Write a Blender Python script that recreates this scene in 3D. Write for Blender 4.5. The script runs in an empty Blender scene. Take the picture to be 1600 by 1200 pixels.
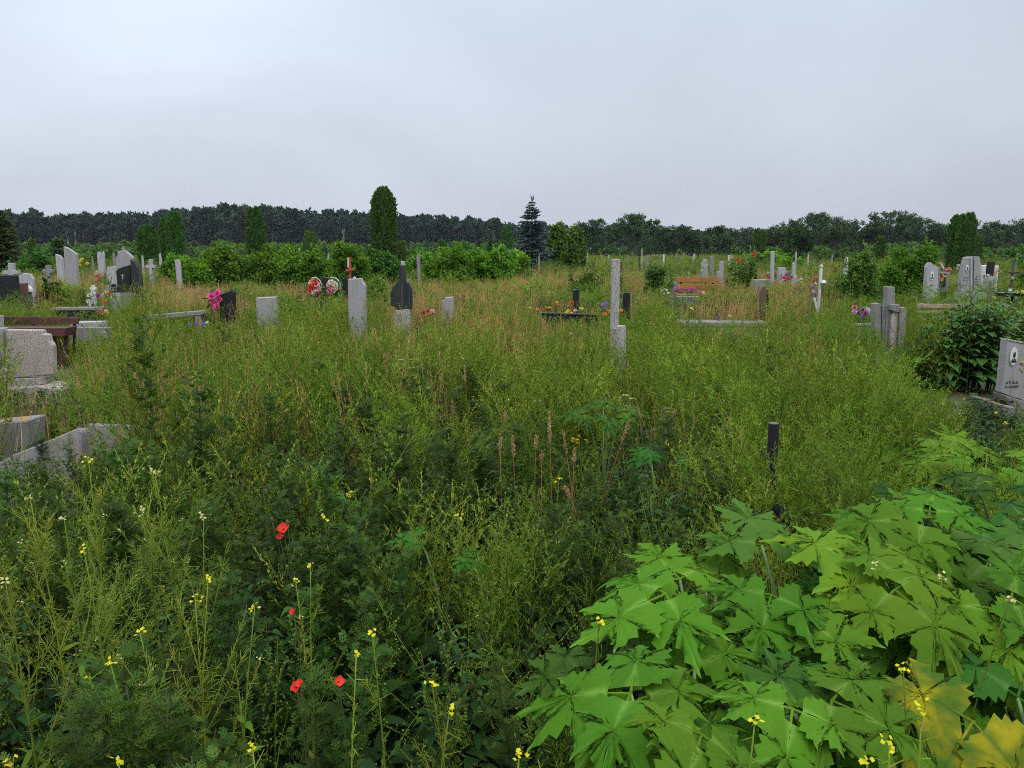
import bpy, bmesh, math, random
import numpy as np
from mathutils import Vector, Matrix

# ---------------------------------------------------------------- camera, world, light
S = bpy.context.scene
FPX, CX, CY, HORIZON, CAM_H = 1232.0, 800.0, 600.0, 388.0, 2.0
PITCH = math.atan((CY - HORIZON) / FPX)
cd = bpy.data.cameras.new('camera'); cam = bpy.data.objects.new('camera', cd)
S.collection.objects.link(cam); S.camera = cam
cd.sensor_width = 36.0; cd.lens = 36.0 * FPX / 1600.0
cd.clip_start = 0.05; cd.clip_end = 6000
cam.location = (0, 0, CAM_H); cam.rotation_euler = (math.pi / 2 - PITCH, 0, 0)

S.view_settings.view_transform = 'Standard'; S.view_settings.look = 'None'
S.view_settings.exposure = 0.0; S.view_settings.gamma = 1.0
S.cycles.max_bounces = 6; S.cycles.diffuse_bounces = 3; S.cycles.glossy_bounces = 2
S.cycles.transmission_bounces = 4; S.cycles.transparent_max_bounces = 4
S.cycles.volume_bounces = 0
try:
    S.cycles.use_denoising = False; S.cycles.filter_width = 1.0
except Exception: pass

SUN_EL, SUN_ROT = math.radians(52), math.radians(150)
w = bpy.data.worlds.new("World"); S.world = w; w.use_nodes = True
nt = w.node_tree; nt.nodes.clear()
def N(t, **k):
    n = nt.nodes.new(t)
    for a, b in k.items(): setattr(n, a, b)
    return n
out = N('ShaderNodeOutputWorld'); bg = N('ShaderNodeBackground'); bg.inputs['Strength'].default_value = 0.1
sky = N('ShaderNodeTexSky', sky_type='NISHITA'); sky.sun_disc = False
sky.sun_elevation = SUN_EL; sky.sun_rotation = SUN_ROT; sky.air_density = 1.5; sky.dust_density = 3.0
tc = N('ShaderNodeTexCoord'); sep = N('ShaderNodeSeparateXYZ'); nt.links.new(tc.outputs['Generated'], sep.inputs[0])
# overcast cloud deck: darker near the horizon, brighter overhead, with broad soft cloud shapes
ramp = N('ShaderNodeValToRGB'); e = ramp.color_ramp.elements
e[0].position = 0.0; e[0].color = (5.95, 6.4, 7.35, 1)
e[1].position = 1.0; e[1].color = (19.0, 19.6, 20.6, 1)
for p, c in ((0.06, (6.0, 6.5, 7.5, 1)), (0.16, (6.2, 6.8, 7.85, 1)), (0.30, (6.6, 7.45, 8.6, 1)), (0.5, (13, 13.7, 15.2, 1))):
    k = e.new(p); k.color = c
nt.links.new(sep.outputs['Z'], ramp.inputs[0])
mp = N('ShaderNodeMapping'); mp.inputs['Scale'].default_value = (1.0, 1.0, 2.0)
nt.links.new(tc.outputs['Generated'], mp.inputs[0])
nz = N('ShaderNodeTexNoise'); nz.inputs['Scale'].default_value = 2.0; nz.inputs['Detail'].default_value = 4.0
nz.inputs['Roughness'].default_value = 0.5; nz.inputs['Distortion'].default_value = 0.5
nt.links.new(mp.outputs[0], nz.inputs['Vector'])
mr = N('ShaderNodeMapRange'); mr.inputs['From Min'].default_value = 0.35; mr.inputs['From Max'].default_value = 0.75
mr.inputs['To Min'].default_value = 0.95; mr.inputs['To Max'].default_value = 1.13
nt.links.new(nz.outputs['Fac'], mr.inputs['Value'])
# brighter break in the cloud to the left of the view (an azimuth term, part of the sky itself)
ax = N('ShaderNodeMapRange'); ax.inputs['From Min'].default_value = -0.8; ax.inputs['From Max'].default_value = 0.7
ax.inputs['To Min'].default_value = 1.12; ax.inputs['To Max'].default_value = 0.95
nt.links.new(sep.outputs['X'], ax.inputs['Value'])
mm = N('ShaderNodeMath', operation='MULTIPLY'); nt.links.new(mr.outputs[0], mm.inputs[0]); nt.links.new(ax.outputs[0], mm.inputs[1])
dp = N('ShaderNodeVectorMath', operation='DOT_PRODUCT'); dn = Vector((-.46, .83, .30)).normalized(); dp.inputs[1].default_value = dn; nt.links.new(tc.outputs['Generated'], dp.inputs[0])
dq = N('ShaderNodeMath', operation='MULTIPLY_ADD'); dq.inputs[1].default_value = .12; nt.links.new(nz.outputs['Fac'], dq.inputs[0]); nt.links.new(dp.outputs['Value'], dq.inputs[2])
dr = N('ShaderNodeMapRange', interpolation_type='SMOOTHSTEP'); dr.inputs['From Min'].default_value = 1.0; dr.inputs['From Max'].default_value = 1.075; dr.inputs['To Min'].default_value = 1.0; dr.inputs['To Max'].default_value = 1.08; nt.links.new(dq.outputs[0], dr.inputs['Value'])
mm2 = N('ShaderNodeMath', operation='MULTIPLY'); nt.links.new(mm.outputs[0], mm2.inputs[0]); nt.links.new(dr.outputs[0], mm2.inputs[1]); mm = mm2
vm = N('ShaderNodeVectorMath', operation='SCALE'); nt.links.new(ramp.outputs[0], vm.inputs[0]); nt.links.new(mm.outputs[0], vm.inputs['Scale'])
mix = N('ShaderNodeMix', data_type='RGBA'); mix.inputs[0].default_value = 0.93
nt.links.new(sky.outputs[0], mix.inputs[6]); nt.links.new(vm.outputs[0], mix.inputs[7])
nt.links.new(mix.outputs[2], bg.inputs[0]); nt.links.new(bg.outputs[0], out.inputs[0])

sd = bpy.data.lights.new('sun', 'SUN'); sd.energy = 1.1; sd.angle = math.radians(14); sd.color = (1, 0.96, 0.88)
sun = bpy.data.objects.new('sun', sd); S.collection.objects.link(sun)
# sky rotation is measured clockwise from +Y
sv = Vector((math.sin(SUN_ROT) * math.cos(SUN_EL), math.cos(SUN_ROT) * math.cos(SUN_EL), math.sin(SUN_EL)))
sun.rotation_euler = sv.to_track_quat('Z', 'Y').to_euler(); sun.location = (0, 0, 30)

# ---------------------------------------------------------------- projection helpers (photo sighting -> place on the ground)
cp, sp_ = math.cos(PITCH), math.sin(PITCH)
def ray(px, py):
    u = (px - CX) / FPX; v = (CY - py) / FPX
    return Vector((u, cp + v * sp_, -sp_ + v * cp))
def P(px, py, D):
    d = ray(px, py); t = D / d.y
    return Vector((d.x * t, D, CAM_H + d.z * t))
def PZ(px, py, z):
    d = ray(px, py); t = (z - CAM_H) / d.z
    return Vector((d.x * t, d.y * t, z))
def proj(x, y, z):
    f = y * cp - (z - CAM_H) * sp_; up = y * sp_ + (z - CAM_H) * cp
    return CX + FPX * x / f, CY - FPX * up / f
def mpp(D): return D / FPX   # metres per photo pixel, near enough

# ---------------------------------------------------------------- mesh builder
class MB:
    def __init__(s): s.v = []; s.f = []; s.t = []; s.e = []; s.n = 0
    def add(s, v, faces, t=0.5, e=0.0, m=0):
        v = np.asarray(v, np.float32).reshape(-1, 3); n = len(v)
        s.v.append(v); s.t.append(np.broadcast_to(np.asarray(t, np.float32), (n,)).copy())
        s.e.append(np.broadcast_to(np.asarray(e, np.float32), (n,)).copy())
        if isinstance(faces, np.ndarray): s.f.append((faces + s.n, m))
        else:
            for k in set(len(q) for q in faces):
                s.f.append((np.array([q for q in faces if len(q) == k], np.int32) + s.n, m))
        s.n += n
    def mesh(s, name):
        me = bpy.data.meshes.new(name)
        v = np.concatenate(s.v); loops = np.concatenate([f.ravel() for f, m in s.f]).astype(np.int32)
        tot = np.concatenate([np.full(len(f), f.shape[1], np.int32) for f, m in s.f])
        mi = np.concatenate([np.full(len(f), m, np.int32) for f, m in s.f])
        st = np.concatenate([[0], np.cumsum(tot)[:-1]]).astype(np.int32)
        me.vertices.add(len(v)); me.vertices.foreach_set('co', v.ravel())
        me.loops.add(len(loops)); me.loops.foreach_set('vertex_index', loops)
        me.polygons.add(len(tot)); me.polygons.foreach_set('loop_start', st); me.polygons.foreach_set('loop_total', tot)
        me.polygons.foreach_set('material_index', mi)
        a = me.attributes.new('tint', 'FLOAT', 'POINT'); a.data.foreach_set('value', np.concatenate(s.t))
        a = me.attributes.new('vein', 'FLOAT', 'POINT'); a.data.foreach_set('value', np.concatenate(s.e))
        me.update(calc_edges=True); me.validate(); return me
    def obj(s, name, mats, parent=None, smooth=False, loc=None, link=True):
        me = s.mesh(name); o = bpy.data.objects.new(name, me)
        for m in (mats if isinstance(mats, (list, tuple)) else [mats]): me.materials.append(m)
        if smooth: me.polygons.foreach_set('use_smooth', np.ones(len(me.polygons), bool))
        if link: S.collection.objects.link(o)
        if parent is not None: o.parent = parent
        if loc is not None: o.location = loc
        return o

def nrm(a): return a / np.maximum(np.linalg.norm(a, axis=-1, keepdims=True), 1e-9)
def A(x): return np.asarray(x, np.float32)
def blades(mb, Pn, D, Nn, L, W, t=0.5, a=0.45, m=0):
    """diamond leaves: base, side, tip, side"""
    n = len(Pn); L = np.broadcast_to(A(L), (n,))[:, None]; W = np.broadcast_to(A(W), (n,))[:, None]
    D = nrm(D); Sd = nrm(np.cross(D, Nn))
    v = np.stack([Pn, Pn + D * L * a + Sd * W / 2, Pn + D * L, Pn + D * L * a - Sd * W / 2], 1)
    f = np.arange(n * 4).reshape(n, 4)
    mb.add(v, f, np.repeat(np.broadcast_to(A(t), (n,)), 4), 0, m)
def leaves6(mb, Pn, D, Nn, L, W, droop=0.3, fold=0.12, t=0.5, wid=(1.0, 0.72), m=0, dt=0.0):
    n = len(Pn); L = np.broadcast_to(A(L), (n,))[:, None]; W = np.broadcast_to(A(W), (n,))[:, None]
    droop = np.broadcast_to(A(droop), (n,))[:, None]
    D = nrm(D); Sd = nrm(np.cross(D, Nn)); Nn = nrm(np.cross(Sd, D)); G = A([0, 0, -1])
    st = [0, 0.3, 0.65, 1.0]; ribs = []; L_ = []; R_ = []
    for k, s in enumerate(st):
        r = Pn + D * L * s + G * droop * L * s * s; ribs.append(r)
        if k in (1, 2):
            ww = W * 0.5 * wid[k - 1]; L_.append(r + Sd * ww + Nn * ww * fold); R_.append(r - Sd * ww + Nn * ww * fold)
    v = np.stack(ribs + L_ + R_, 1)  # 8 verts: r0 r1 r2 r3 l1 l2 q1 q2
    b = (np.arange(n) * 8)[:, None]
    tr = np.concatenate([b + A([[0, 1, 4]]).astype(int), b + A([[0, 6, 1]]).astype(int), b + A([[2, 3, 5]]).astype(int), b + A([[2, 7, 3]]).astype(int)])
    qd = np.concatenate([b + A([[1, 2, 5, 4]]).astype(int), b + A([[1, 6, 7, 2]]).astype(int)])
    tt = np.broadcast_to(A(t), (n,))[:, None] + A([0, 0, 0, dt, 0, 0, 0, 0])[None]
    ee = np.tile(A([1, 1, 1, 1, 0, 0, 0, 0]), n)
    base = mb.n; mb.add(v, tr.astype(np.int32), tt.ravel(), ee, m)
    mb.f.append((qd.astype(np.int32) + base, m))
def grassblades(mb, Pn, D, H, W, bend, t=0.5, dt=0.15, m=0):
    """arched strips; D horizontal lean direction"""
    n = len(Pn); H = np.broadcast_to(A(H), (n,))[:, None]; W = np.broadcast_to(A(W), (n,))[:, None]
    bend = np.broadcast_to(A(bend), (n,))[:, None]
    D = nrm(D); up = A([[0, 0, 1]]); Sd = nrm(np.cross(D, np.broadcast_to(up, D.shape)))
    vs = []
    for s, ww in ((0, .7), (.35, 1), (.7, .8), (1, 0.08)):
        c = Pn + up * H * (s - bend * 0.35 * s * s) + D * H * bend * s * s
        vs += [c + Sd * W * ww / 2, c - Sd * W * ww / 2]
    v = np.stack(vs, 1); b = (np.arange(n) * 8)[:, None]
    f = np.concatenate([b + np.array([[2 * k, 2 * k + 1, 2 * k + 3, 2 * k + 2]]) for k in range(3)])
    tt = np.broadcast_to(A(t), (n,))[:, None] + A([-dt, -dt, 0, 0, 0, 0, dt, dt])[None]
    mb.add(v, f.astype(np.int32), tt.ravel(), 0, m)
def tube(mb, pts, rad, sides=4, t=0.5, m=0, cap=True):
    pts = np.asarray(pts, np.float32); k = len(pts); rad = np.broadcast_to(A(rad), (k,))
    tg = np.gradient(pts, axis=0); tg = nrm(tg)
    ref = A([0.13, 0.21, 0.97]) if abs(tg[:, 2]).mean() < .8 else A([0.9, .37, .1])
    a = nrm(np.cross(tg, np.broadcast_to(ref, tg.shape))); b = np.cross(tg, a)
    ang = np.arange(sides) / sides * 2 * math.pi
    v = pts[:, None] + rad[:, None, None] * (a[:, None] * np.cos(ang)[None, :, None] + b[:, None] * np.sin(ang)[None, :, None])
    f = []
    for i in range(k - 1):
        for j in range(sides):
            j2 = (j + 1) % sides; f.append((i * sides + j, i * sides + j2, (i + 1) * sides + j2, (i + 1) * sides + j))
    if cap:
        f.append(tuple(range(sides))[::-1]); f.append(tuple((k - 1) * sides + j for j in range(sides)))
    mb.add(v.reshape(-1, 3), f, t, 0, m)
def wires(mb, P0, P1, r, t=0.5, m=0, sag=None):
    """many thin straight 3-sided rods, vectorised"""
    n = len(P0); r = np.broadcast_to(A(r), (n,))[:, None]; D = nrm(P1 - P0)
    ref = np.where(abs(D[:, 2:3]) > .8, A([[1, 0, 0]]), A([[0, 0, 1]])); a = nrm(np.cross(D, ref)); b = np.cross(D, a)
    vs = []
    for q, rr in ((P0, 1.0), (P1, 0.6)):
        for k in range(3):
            an = k * 2.0944; vs.append(q + (a * math.cos(an) + b * math.sin(an)) * r * rr)
    v = np.stack(vs, 1); bb = (np.arange(n) * 6)[:, None]
    f = np.concatenate([bb + np.array([[k, (k + 1) % 3, 3 + (k + 1) % 3, 3 + k]]) for k in range(3)])
    mb.add(v, f.astype(np.int32), np.repeat(np.broadcast_to(A(t), (n,)), 6), 0, m)
def curve_path(rng, p0, d0, L, n=6, bend=0.15, up=0.0):
    p = np.array(p0, float); d = np.array(d0, float); d /= np.linalg.norm(d); pts = [p.copy()]
    for i in range(n):
        d = d + rng.normal(0, bend, 3) * 0.5 + np.array([0, 0, up]) ; d /= np.linalg.norm(d)
        p = p + d * L / n; pts.append(p.copy())
    return np.array(pts)
def samp(path, s):
    k = len(path) - 1; x = np.clip(np.asarray(s) * k, 0, k - 1e-6); i = x.astype(int); fr = (x - i)[:, None]
    return path[i] * (1 - fr) + path[i + 1] * fr, nrm(path[i + 1] - path[i])
def box(mb, x0, x1, y0, y1, z0, z1, t=0.5, m=0):
    v = [(x, y, z) for z in (z0, z1) for y in (y0, y1) for x in (x0, x1)]
    mb.add(v, [(0, 2, 3, 1), (4, 5, 7, 6), (0, 1, 5, 4), (2, 6, 7, 3), (0, 4, 6, 2), (1, 3, 7, 5)], t, 0, m)

# ---------------------------------------------------------------- materials
def newmat(name):
    m = bpy.data.materials.new(name); m.use_nodes = True; m.node_tree.nodes.clear(); return m
def lk(m, a, b): m.node_tree.links.new(a, b)
def nd(m, t, **k):
    n = m.node_tree.nodes.new(t)
    for a, b in k.items(): setattr(n, a, b)
    return n
def ramp_of(m, cols, pos=None):
    r = nd(m, 'ShaderNodeValToRGB'); el = r.color_ramp.elements
    pos = pos or [i / (len(cols) - 1) for i in range(len(cols))]
    el[0].position = pos[0]; el[0].color = (*cols[0], 1); el[1].position = pos[-1]; el[1].color = (*cols[-1], 1)
    for p, c in zip(pos[1:-1], cols[1:-1]): k = el.new(p); k.color = (*c, 1)
    return r
def leaf_mat(name, cols, trans=0.3, rough=0.55, var=0.22, hue=0.02, patch=None, patch_scale=0.25, vein=None, spec=0.25, bump=0.0):
    """foliage: colour from the leaf's own tint, per-plant variation and broad natural patches"""
    m = newmat(name); at = nd(m, 'ShaderNodeAttribute', attribute_name='tint'); r = ramp_of(m, cols); lk(m, at.outputs['Fac'], r.inputs[0])
    col = r.outputs[0]
    if patch:
        g = nd(m, 'ShaderNodeNewGeometry'); n1 = nd(m, 'ShaderNodeTexNoise'); n1.inputs['Scale'].default_value = patch_scale; n1.inputs['Detail'].default_value = 3
        lk(m, g.outputs['Position'], n1.inputs['Vector']); mr = nd(m, 'ShaderNodeMapRange'); mr.inputs['From Min'].default_value = .42; mr.inputs['From Max'].default_value = .68
        mr.inputs['To Max'].default_value = 0.8
        lk(m, n1.outputs['Fac'], mr.inputs['Value']); mx = nd(m, 'ShaderNodeMix', data_type='RGBA'); lk(m, mr.outputs[0], mx.inputs[0]); lk(m, col, mx.inputs[6])
        mx.inputs[7].default_value = (*patch, 1); col = mx.outputs[2]
    if vein:
        av = nd(m, 'ShaderNodeAttribute', attribute_name='vein'); pw = nd(m, 'ShaderNodeMath', operation='POWER'); lk(m, av.outputs['Fac'], pw.inputs[0]); pw.inputs[1].default_value = 2.6
        ml = nd(m, 'ShaderNodeMath', operation='MULTIPLY'); lk(m, pw.outputs[0], ml.inputs[0]); ml.inputs[1].default_value = .75
        mx = nd(m, 'ShaderNodeMix', data_type='RGBA'); lk(m, ml.outputs[0], mx.inputs[0]); lk(m, col, mx.inputs[6]); mx.inputs[7].default_value = (*vein, 1); col = mx.outputs[2]
    oi = nd(m, 'ShaderNodeObjectInfo'); hs = nd(m, 'ShaderNodeHueSaturation')
    r1 = nd(m, 'ShaderNodeMapRange'); r1.inputs['To Min'].default_value = 1 - var; r1.inputs['To Max'].default_value = 1 + var; lk(m, oi.outputs['Random'], r1.inputs['Value'])
    mo = nd(m, 'ShaderNodeMath', operation='FRACT'); mu = nd(m, 'ShaderNodeMath', operation='MULTIPLY'); mu.inputs[1].default_value = 7.31
    lk(m, oi.outputs['Random'], mu.inputs[0]); lk(m, mu.outputs[0], mo.inputs[0])
    r2 = nd(m, 'ShaderNodeMapRange'); r2.inputs['To Min'].default_value = .5 - hue; r2.inputs['To Max'].default_value = .5 + hue; lk(m, mo.outputs[0], r2.inputs['Value'])
    lk(m, col, hs.inputs['Color']); lk(m, r1.outputs[0], hs.inputs['Value']); lk(m, r2.outputs[0], hs.inputs['Hue'])
    b = nd(m, 'ShaderNodeBsdfPrincipled'); b.inputs['Roughness'].default_value = rough; b.inputs['Specular IOR Level'].default_value = spec
    lk(m, hs.outputs[0], b.inputs['Base Color'])
    if bump:
        tcx = nd(m, 'ShaderNodeTexCoord'); n2 = nd(m, 'ShaderNodeTexNoise'); n2.inputs['Scale'].default_value = 45; n2.inputs['Detail'].default_value = 5
        lk(m, tcx.outputs['Object'], n2.inputs['Vector']); bp = nd(m, 'ShaderNodeBump'); bp.inputs['Strength'].default_value = bump * 1.6; bp.inputs['Distance'].default_value = .006
        lk(m, n2.outputs['Fac'], bp.inputs['Height']); lk(m, bp.outputs[0], b.inputs['Normal'])
    o = nd(m, 'ShaderNodeOutputMaterial')
    if trans > 0:
        tr = nd(m, 'ShaderNodeBsdfTranslucent'); hv = nd(m, 'ShaderNodeHueSaturation'); hv.inputs['Saturation'].default_value = 1.15; hv.inputs['Value'].default_value = 1.3
        lk(m, hs.outputs[0], hv.inputs['Color']); lk(m, hv.outputs[0], tr.inputs[0]); ms = nd(m, 'ShaderNodeMixShader'); ms.inputs[0].default_value = trans
        lk(m, b.outputs[0], ms.inputs[1]); lk(m, tr.outputs[0], ms.inputs[2]); lk(m, ms.outputs[0], o.inputs[0])
    else: lk(m, b.outputs[0], o.inputs[0])
    return m
def stone_mat(name, base, speck, scale=90, rough=.8, amount=.5, stain=(.12, .11, .09), stain_amt=.5, lichen=None, bump=.25):
    m = newmat(name); tcx = nd(m, 'ShaderNodeTexCoord')
    n1 = nd(m, 'ShaderNodeTexNoise'); n1.inputs['Scale'].default_value = scale; n1.inputs['Detail'].default_value = 3; lk(m, tcx.outputs['Object'], n1.inputs['Vector'])
    r1 = nd(m, 'ShaderNodeMapRange'); r1.inputs['From Min'].default_value = .46; r1.inputs['From Max'].default_value = .62; r1.inputs['To Max'].default_value = amount; lk(m, n1.outputs['Fac'], r1.inputs['Value'])
    mx = nd(m, 'ShaderNodeMix', data_type='RGBA'); mx.inputs[6].default_value = (*base, 1); mx.inputs[7].default_value = (*speck, 1); lk(m, r1.outputs[0], mx.inputs[0])
    n2 = nd(m, 'ShaderNodeTexNoise'); n2.inputs['Scale'].default_value = 4.5; n2.inputs['Detail'].default_value = 6; n2.inputs['Roughness'].default_value = .7; lk(m, tcx.outputs['Object'], n2.inputs['Vector'])
    r2 = nd(m, 'ShaderNodeMapRange'); r2.inputs['From Min'].default_value = .5; r2.inputs['From Max'].default_value = .75; r2.inputs['To Max'].default_value = stain_amt; lk(m, n2.outputs['Fac'], r2.inputs['Value'])
    mx2 = nd(m, 'ShaderNodeMix', data_type='RGBA'); lk(m, r2.outputs[0], mx2.inputs[0]); lk(m, mx.outputs[2], mx2.inputs[6]); mx2.inputs[7].default_value = (*stain, 1)
    col = mx2.outputs[2]
    ms_ = nd(m, 'ShaderNodeMapping'); ms_.inputs['Scale'].default_value = (22, 22, 1.6); lk(m, tcx.outputs['Object'], ms_.inputs[0]); n4 = nd(m, 'ShaderNodeTexNoise'); n4.inputs['Scale'].default_value = 1.0; n4.inputs['Detail'].default_value = 4; lk(m, ms_.outputs[0], n4.inputs['Vector'])
    r4 = nd(m, 'ShaderNodeMapRange'); r4.inputs['From Min'].default_value = .5; r4.inputs['From Max'].default_value = .72; r4.inputs['To Max'].default_value = stain_amt * .9; lk(m, n4.outputs['Fac'], r4.inputs['Value'])
    mx4 = nd(m, 'ShaderNodeMix', data_type='RGBA'); lk(m, r4.outputs[0], mx4.inputs[0]); lk(m, col, mx4.inputs[6]); mx4.inputs[7].default_value = (*stain, 1); col = mx4.outputs[2]
    if lichen:
        g = nd(m, 'ShaderNodeNewGeometry'); sx = nd(m, 'ShaderNodeSeparateXYZ'); lk(m, g.outputs['Normal'], sx.inputs[0])
        n3 = nd(m, 'ShaderNodeTexNoise'); n3.inputs['Scale'].default_value = 12; n3.inputs['Detail'].default_value = 5; lk(m, tcx.outputs['Object'], n3.inputs['Vector'])
        r3 = nd(m, 'ShaderNodeMapRange'); r3.inputs['From Min'].default_value = .48; r3.inputs['From Max'].default_value = .58; lk(m, n3.outputs['Fac'], r3.inputs['Value'])
        mu = nd(m, 'ShaderNodeMath', operation='MULTIPLY', use_clamp=True); lk(m, r3.outputs[0], mu.inputs[0]); lk(m, sx.outputs['Z'], mu.inputs[1])
        mx3 = nd(m, 'ShaderNodeMix', data_type='RGBA'); lk(m, mu.outputs[0], mx3.inputs[0]); lk(m, col, mx3.inputs[6]); mx3.inputs[7].default_value = (*lichen, 1); col = mx3.outputs[2]
    b = nd(m, 'ShaderNodeBsdfPrincipled'); b.inputs['Roughness'].default_value = rough; b.inputs['Specular IOR Level'].default_value = .25; lk(m, col, b.inputs['Base Color'])
    if bump:
        bp = nd(m, 'ShaderNodeBump'); bp.inputs['Strength'].default_value = bump; bp.inputs['Distance'].default_value = .01; lk(m, n1.outputs['Fac'], bp.inputs['Height']); lk(m, bp.outputs[0], b.inputs['Normal'])
    o = nd(m, 'ShaderNodeOutputMaterial'); lk(m, b.outputs[0], o.inputs[0]); return m
def plain(name, col, rough=.6, var=.15, scale=8, spec=.5, trans=0):
    m = newmat(name); tcx = nd(m, 'ShaderNodeTexCoord'); n1 = nd(m, 'ShaderNodeTexNoise'); n1.inputs['Scale'].default_value = scale; n1.inputs['Detail'].default_value = 4
    lk(m, tcx.outputs['Object'], n1.inputs['Vector']); r = nd(m, 'ShaderNodeMapRange'); r.inputs['From Min'].default_value = .3; r.inputs['From Max'].default_value = .7
    r.inputs['To Min'].default_value = 1 - var; r.inputs['To Max'].default_value = 1 + var; lk(m, n1.outputs['Fac'], r.inputs['Value'])
    v = nd(m, 'ShaderNodeVectorMath', operation='SCALE'); v.inputs[0].default_value = col; lk(m, r.outputs[0], v.inputs['Scale'])
    b = nd(m, 'ShaderNodeBsdfPrincipled'); b.inputs['Roughness'].default_value = rough; b.inputs['Specular IOR Level'].default_value = spec; lk(m, v.outputs[0], b.inputs['Base Color'])
    o = nd(m, 'ShaderNodeOutputMaterial')
    if trans:
        tr = nd(m, 'ShaderNodeBsdfTranslucent'); lk(m, v.outputs[0], tr.inputs[0]); ms = nd(m, 'ShaderNodeMixShader'); ms.inputs[0].default_value = trans
        lk(m, b.outputs[0], ms.inputs[1]); lk(m, tr.outputs[0], ms.inputs[2]); lk(m, ms.outputs[0], o.inputs[0])
    else: lk(m, b.outputs[0], o.inputs[0])
    return m

M = {}
M['mug'] = leaf_mat('mugwort_leaf', [(.016, .038, .004), (.042, .088, .009), (.11, .165, .03)], .25, patch=(.045, .10, .012), patch_scale=.5, var=.35, spec=.12)
M['wiry'] = leaf_mat('wiry_weed', [(.05, .09, .01), (.15, .25, .02), (.33, .40, .06)], .3, patch=(.12, .22, .025), patch_scale=.35, var=.3, spec=.15)
M['goose'] = leaf_mat('goosefoot_leaf', [(.025, .06, .008), (.105, .20, .02), (.32, .40, .07)], .3, patch=(.17, .24, .04), patch_scale=.28, var=.36, hue=.025, spec=.12)
M['nettle'] = leaf_mat('nettle_leaf', [(.014, .042, .01), (.03, .08, .016), (.06, .13, .028)], .3, spec=.15)
M['grass'] = leaf_mat('grass_blade', [(.05, .10, .012), (.11, .21, .022), (.22, .29, .05)], .3, patch=(.18, .22, .035), patch_scale=.2, var=.3, spec=.15)
M['olive'] = leaf_mat('olive_grass', [(.09, .13, .018), (.18, .24, .035), (.32, .34, .08)], .3, patch=(.25, .27, .06), patch_scale=.3, var=.3, spec=.15)
M['tan'] = leaf_mat('dry_grass', [(.26, .18, .06), (.46, .33, .14), (.62, .48, .25)], .25, patch=(.46, .27, .11), patch_scale=.5, spec=.1)
M['broad'] = leaf_mat('broad_leaf', [(.03, .10, .014), (.065, .165, .024), (.11, .23, .035)], .3, vein=(.10, .19, .05), spec=.25)
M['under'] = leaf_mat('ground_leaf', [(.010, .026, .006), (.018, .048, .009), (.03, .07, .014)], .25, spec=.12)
M['hog'] = leaf_mat('hogweed_leaf', [(.03, .105, .007), (.08, .19, .010), (.14, .265, .014)], .3, rough=.7, var=.16, hue=.012, patch=(.075, .205, .012), patch_scale=11, vein=(.20, .36, .06), spec=.1, bump=.35)
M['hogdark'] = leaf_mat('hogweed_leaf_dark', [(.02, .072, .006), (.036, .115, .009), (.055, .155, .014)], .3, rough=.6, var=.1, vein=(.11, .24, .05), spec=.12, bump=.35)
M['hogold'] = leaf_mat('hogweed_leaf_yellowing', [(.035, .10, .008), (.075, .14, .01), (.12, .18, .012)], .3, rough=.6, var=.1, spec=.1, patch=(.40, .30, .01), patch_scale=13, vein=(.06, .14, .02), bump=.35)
M['hogstem'] = leaf_mat('hogweed_stalk', [(.09, .15, .05), (.14, .22, .08), (.2, .28, .1)], .0)
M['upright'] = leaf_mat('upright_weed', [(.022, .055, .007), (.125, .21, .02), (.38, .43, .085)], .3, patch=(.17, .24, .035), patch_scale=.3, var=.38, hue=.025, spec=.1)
M['stem'] = leaf_mat('weed_stem', [(.03, .03, .018), (.07, .08, .035), (.11, .13, .05)], 0)
M['redstem'] = leaf_mat('dry_stalk', [(.20, .09, .035), (.32, .18, .07), (.46, .33, .17)], 0)
M['shrub'] = leaf_mat('boxelder_leaf', [(.035, .10, .010), (.09, .205, .02), (.20, .35, .045)], .38, hue=.012, spec=.15)
M['shrub2'] = leaf_mat('shrub_leaf', [(.03, .08, .012), (.06, .14, .02), (.11, .21, .035)], .3)
M['thuja'] = leaf_mat('thuja_spray', [(.022, .065, .012), (.055, .13, .02), (.11, .20, .035)], .2, var=.1)
M['spruce'] = leaf_mat('blue_spruce_needle', [(.045, .075, .075), (.10, .15, .155), (.18, .24, .25)], .1, var=.08)
M['conifer'] = leaf_mat('conifer_needle', [(.05, .07, .022), (.09, .125, .038), (.15, .18, .06)], .1)
M['tree'] = leaf_mat('tree_leaf', [(.014, .036, .012), (.03, .068, .018), (.06, .115, .03)], .2, var=.3, hue=.02)
M['tree2'] = leaf_mat('tree_leaf_mid', [(.022, .05, .014), (.04, .085, .022), (.07, .13, .035)], .25, var=.25, hue=.02)
M['forest'] = leaf_mat('forest_leaf', [(.009, .026, .016), (.02, .05, .03), (.045, .09, .048)], .15, var=.5, hue=.03, spec=.1)
M['bark'] = plain('bark', (.06, .048, .036), .9, .3, 6)
M['birch'] = plain('birch_bark', (.26, .25, .23), .8, .35, 3)
M['granite'] = stone_mat('granite_grey', (.36, .35, .36), (.14, .13, .14), 120, .7, .6, stain_amt=.4)
M['granitepink'] = stone_mat('granite_buff', (.44, .40, .365), (.13, .11, .10), 55, .75, .75, stain_amt=.3)
M['concrete'] = stone_mat('weathered_concrete', (.25, .245, .24), (.13, .125, .12), 70, .9, .5, stain_amt=.7)
M['pale'] = stone_mat('pale_stone', (.40, .40, .42), (.25, .25, .27), 60, .75, .4, stain_amt=.4)
M['lichen'] = stone_mat('lichened_concrete', (.27, .27, .275), (.12, .12, .125), 80, .95, .6, lichen=(.36, .21, .05))
M['post'] = stone_mat('speckled_post', (.43, .41, .40), (.09, .085, .09), 55, .9, .75, stain_amt=.5)
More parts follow.
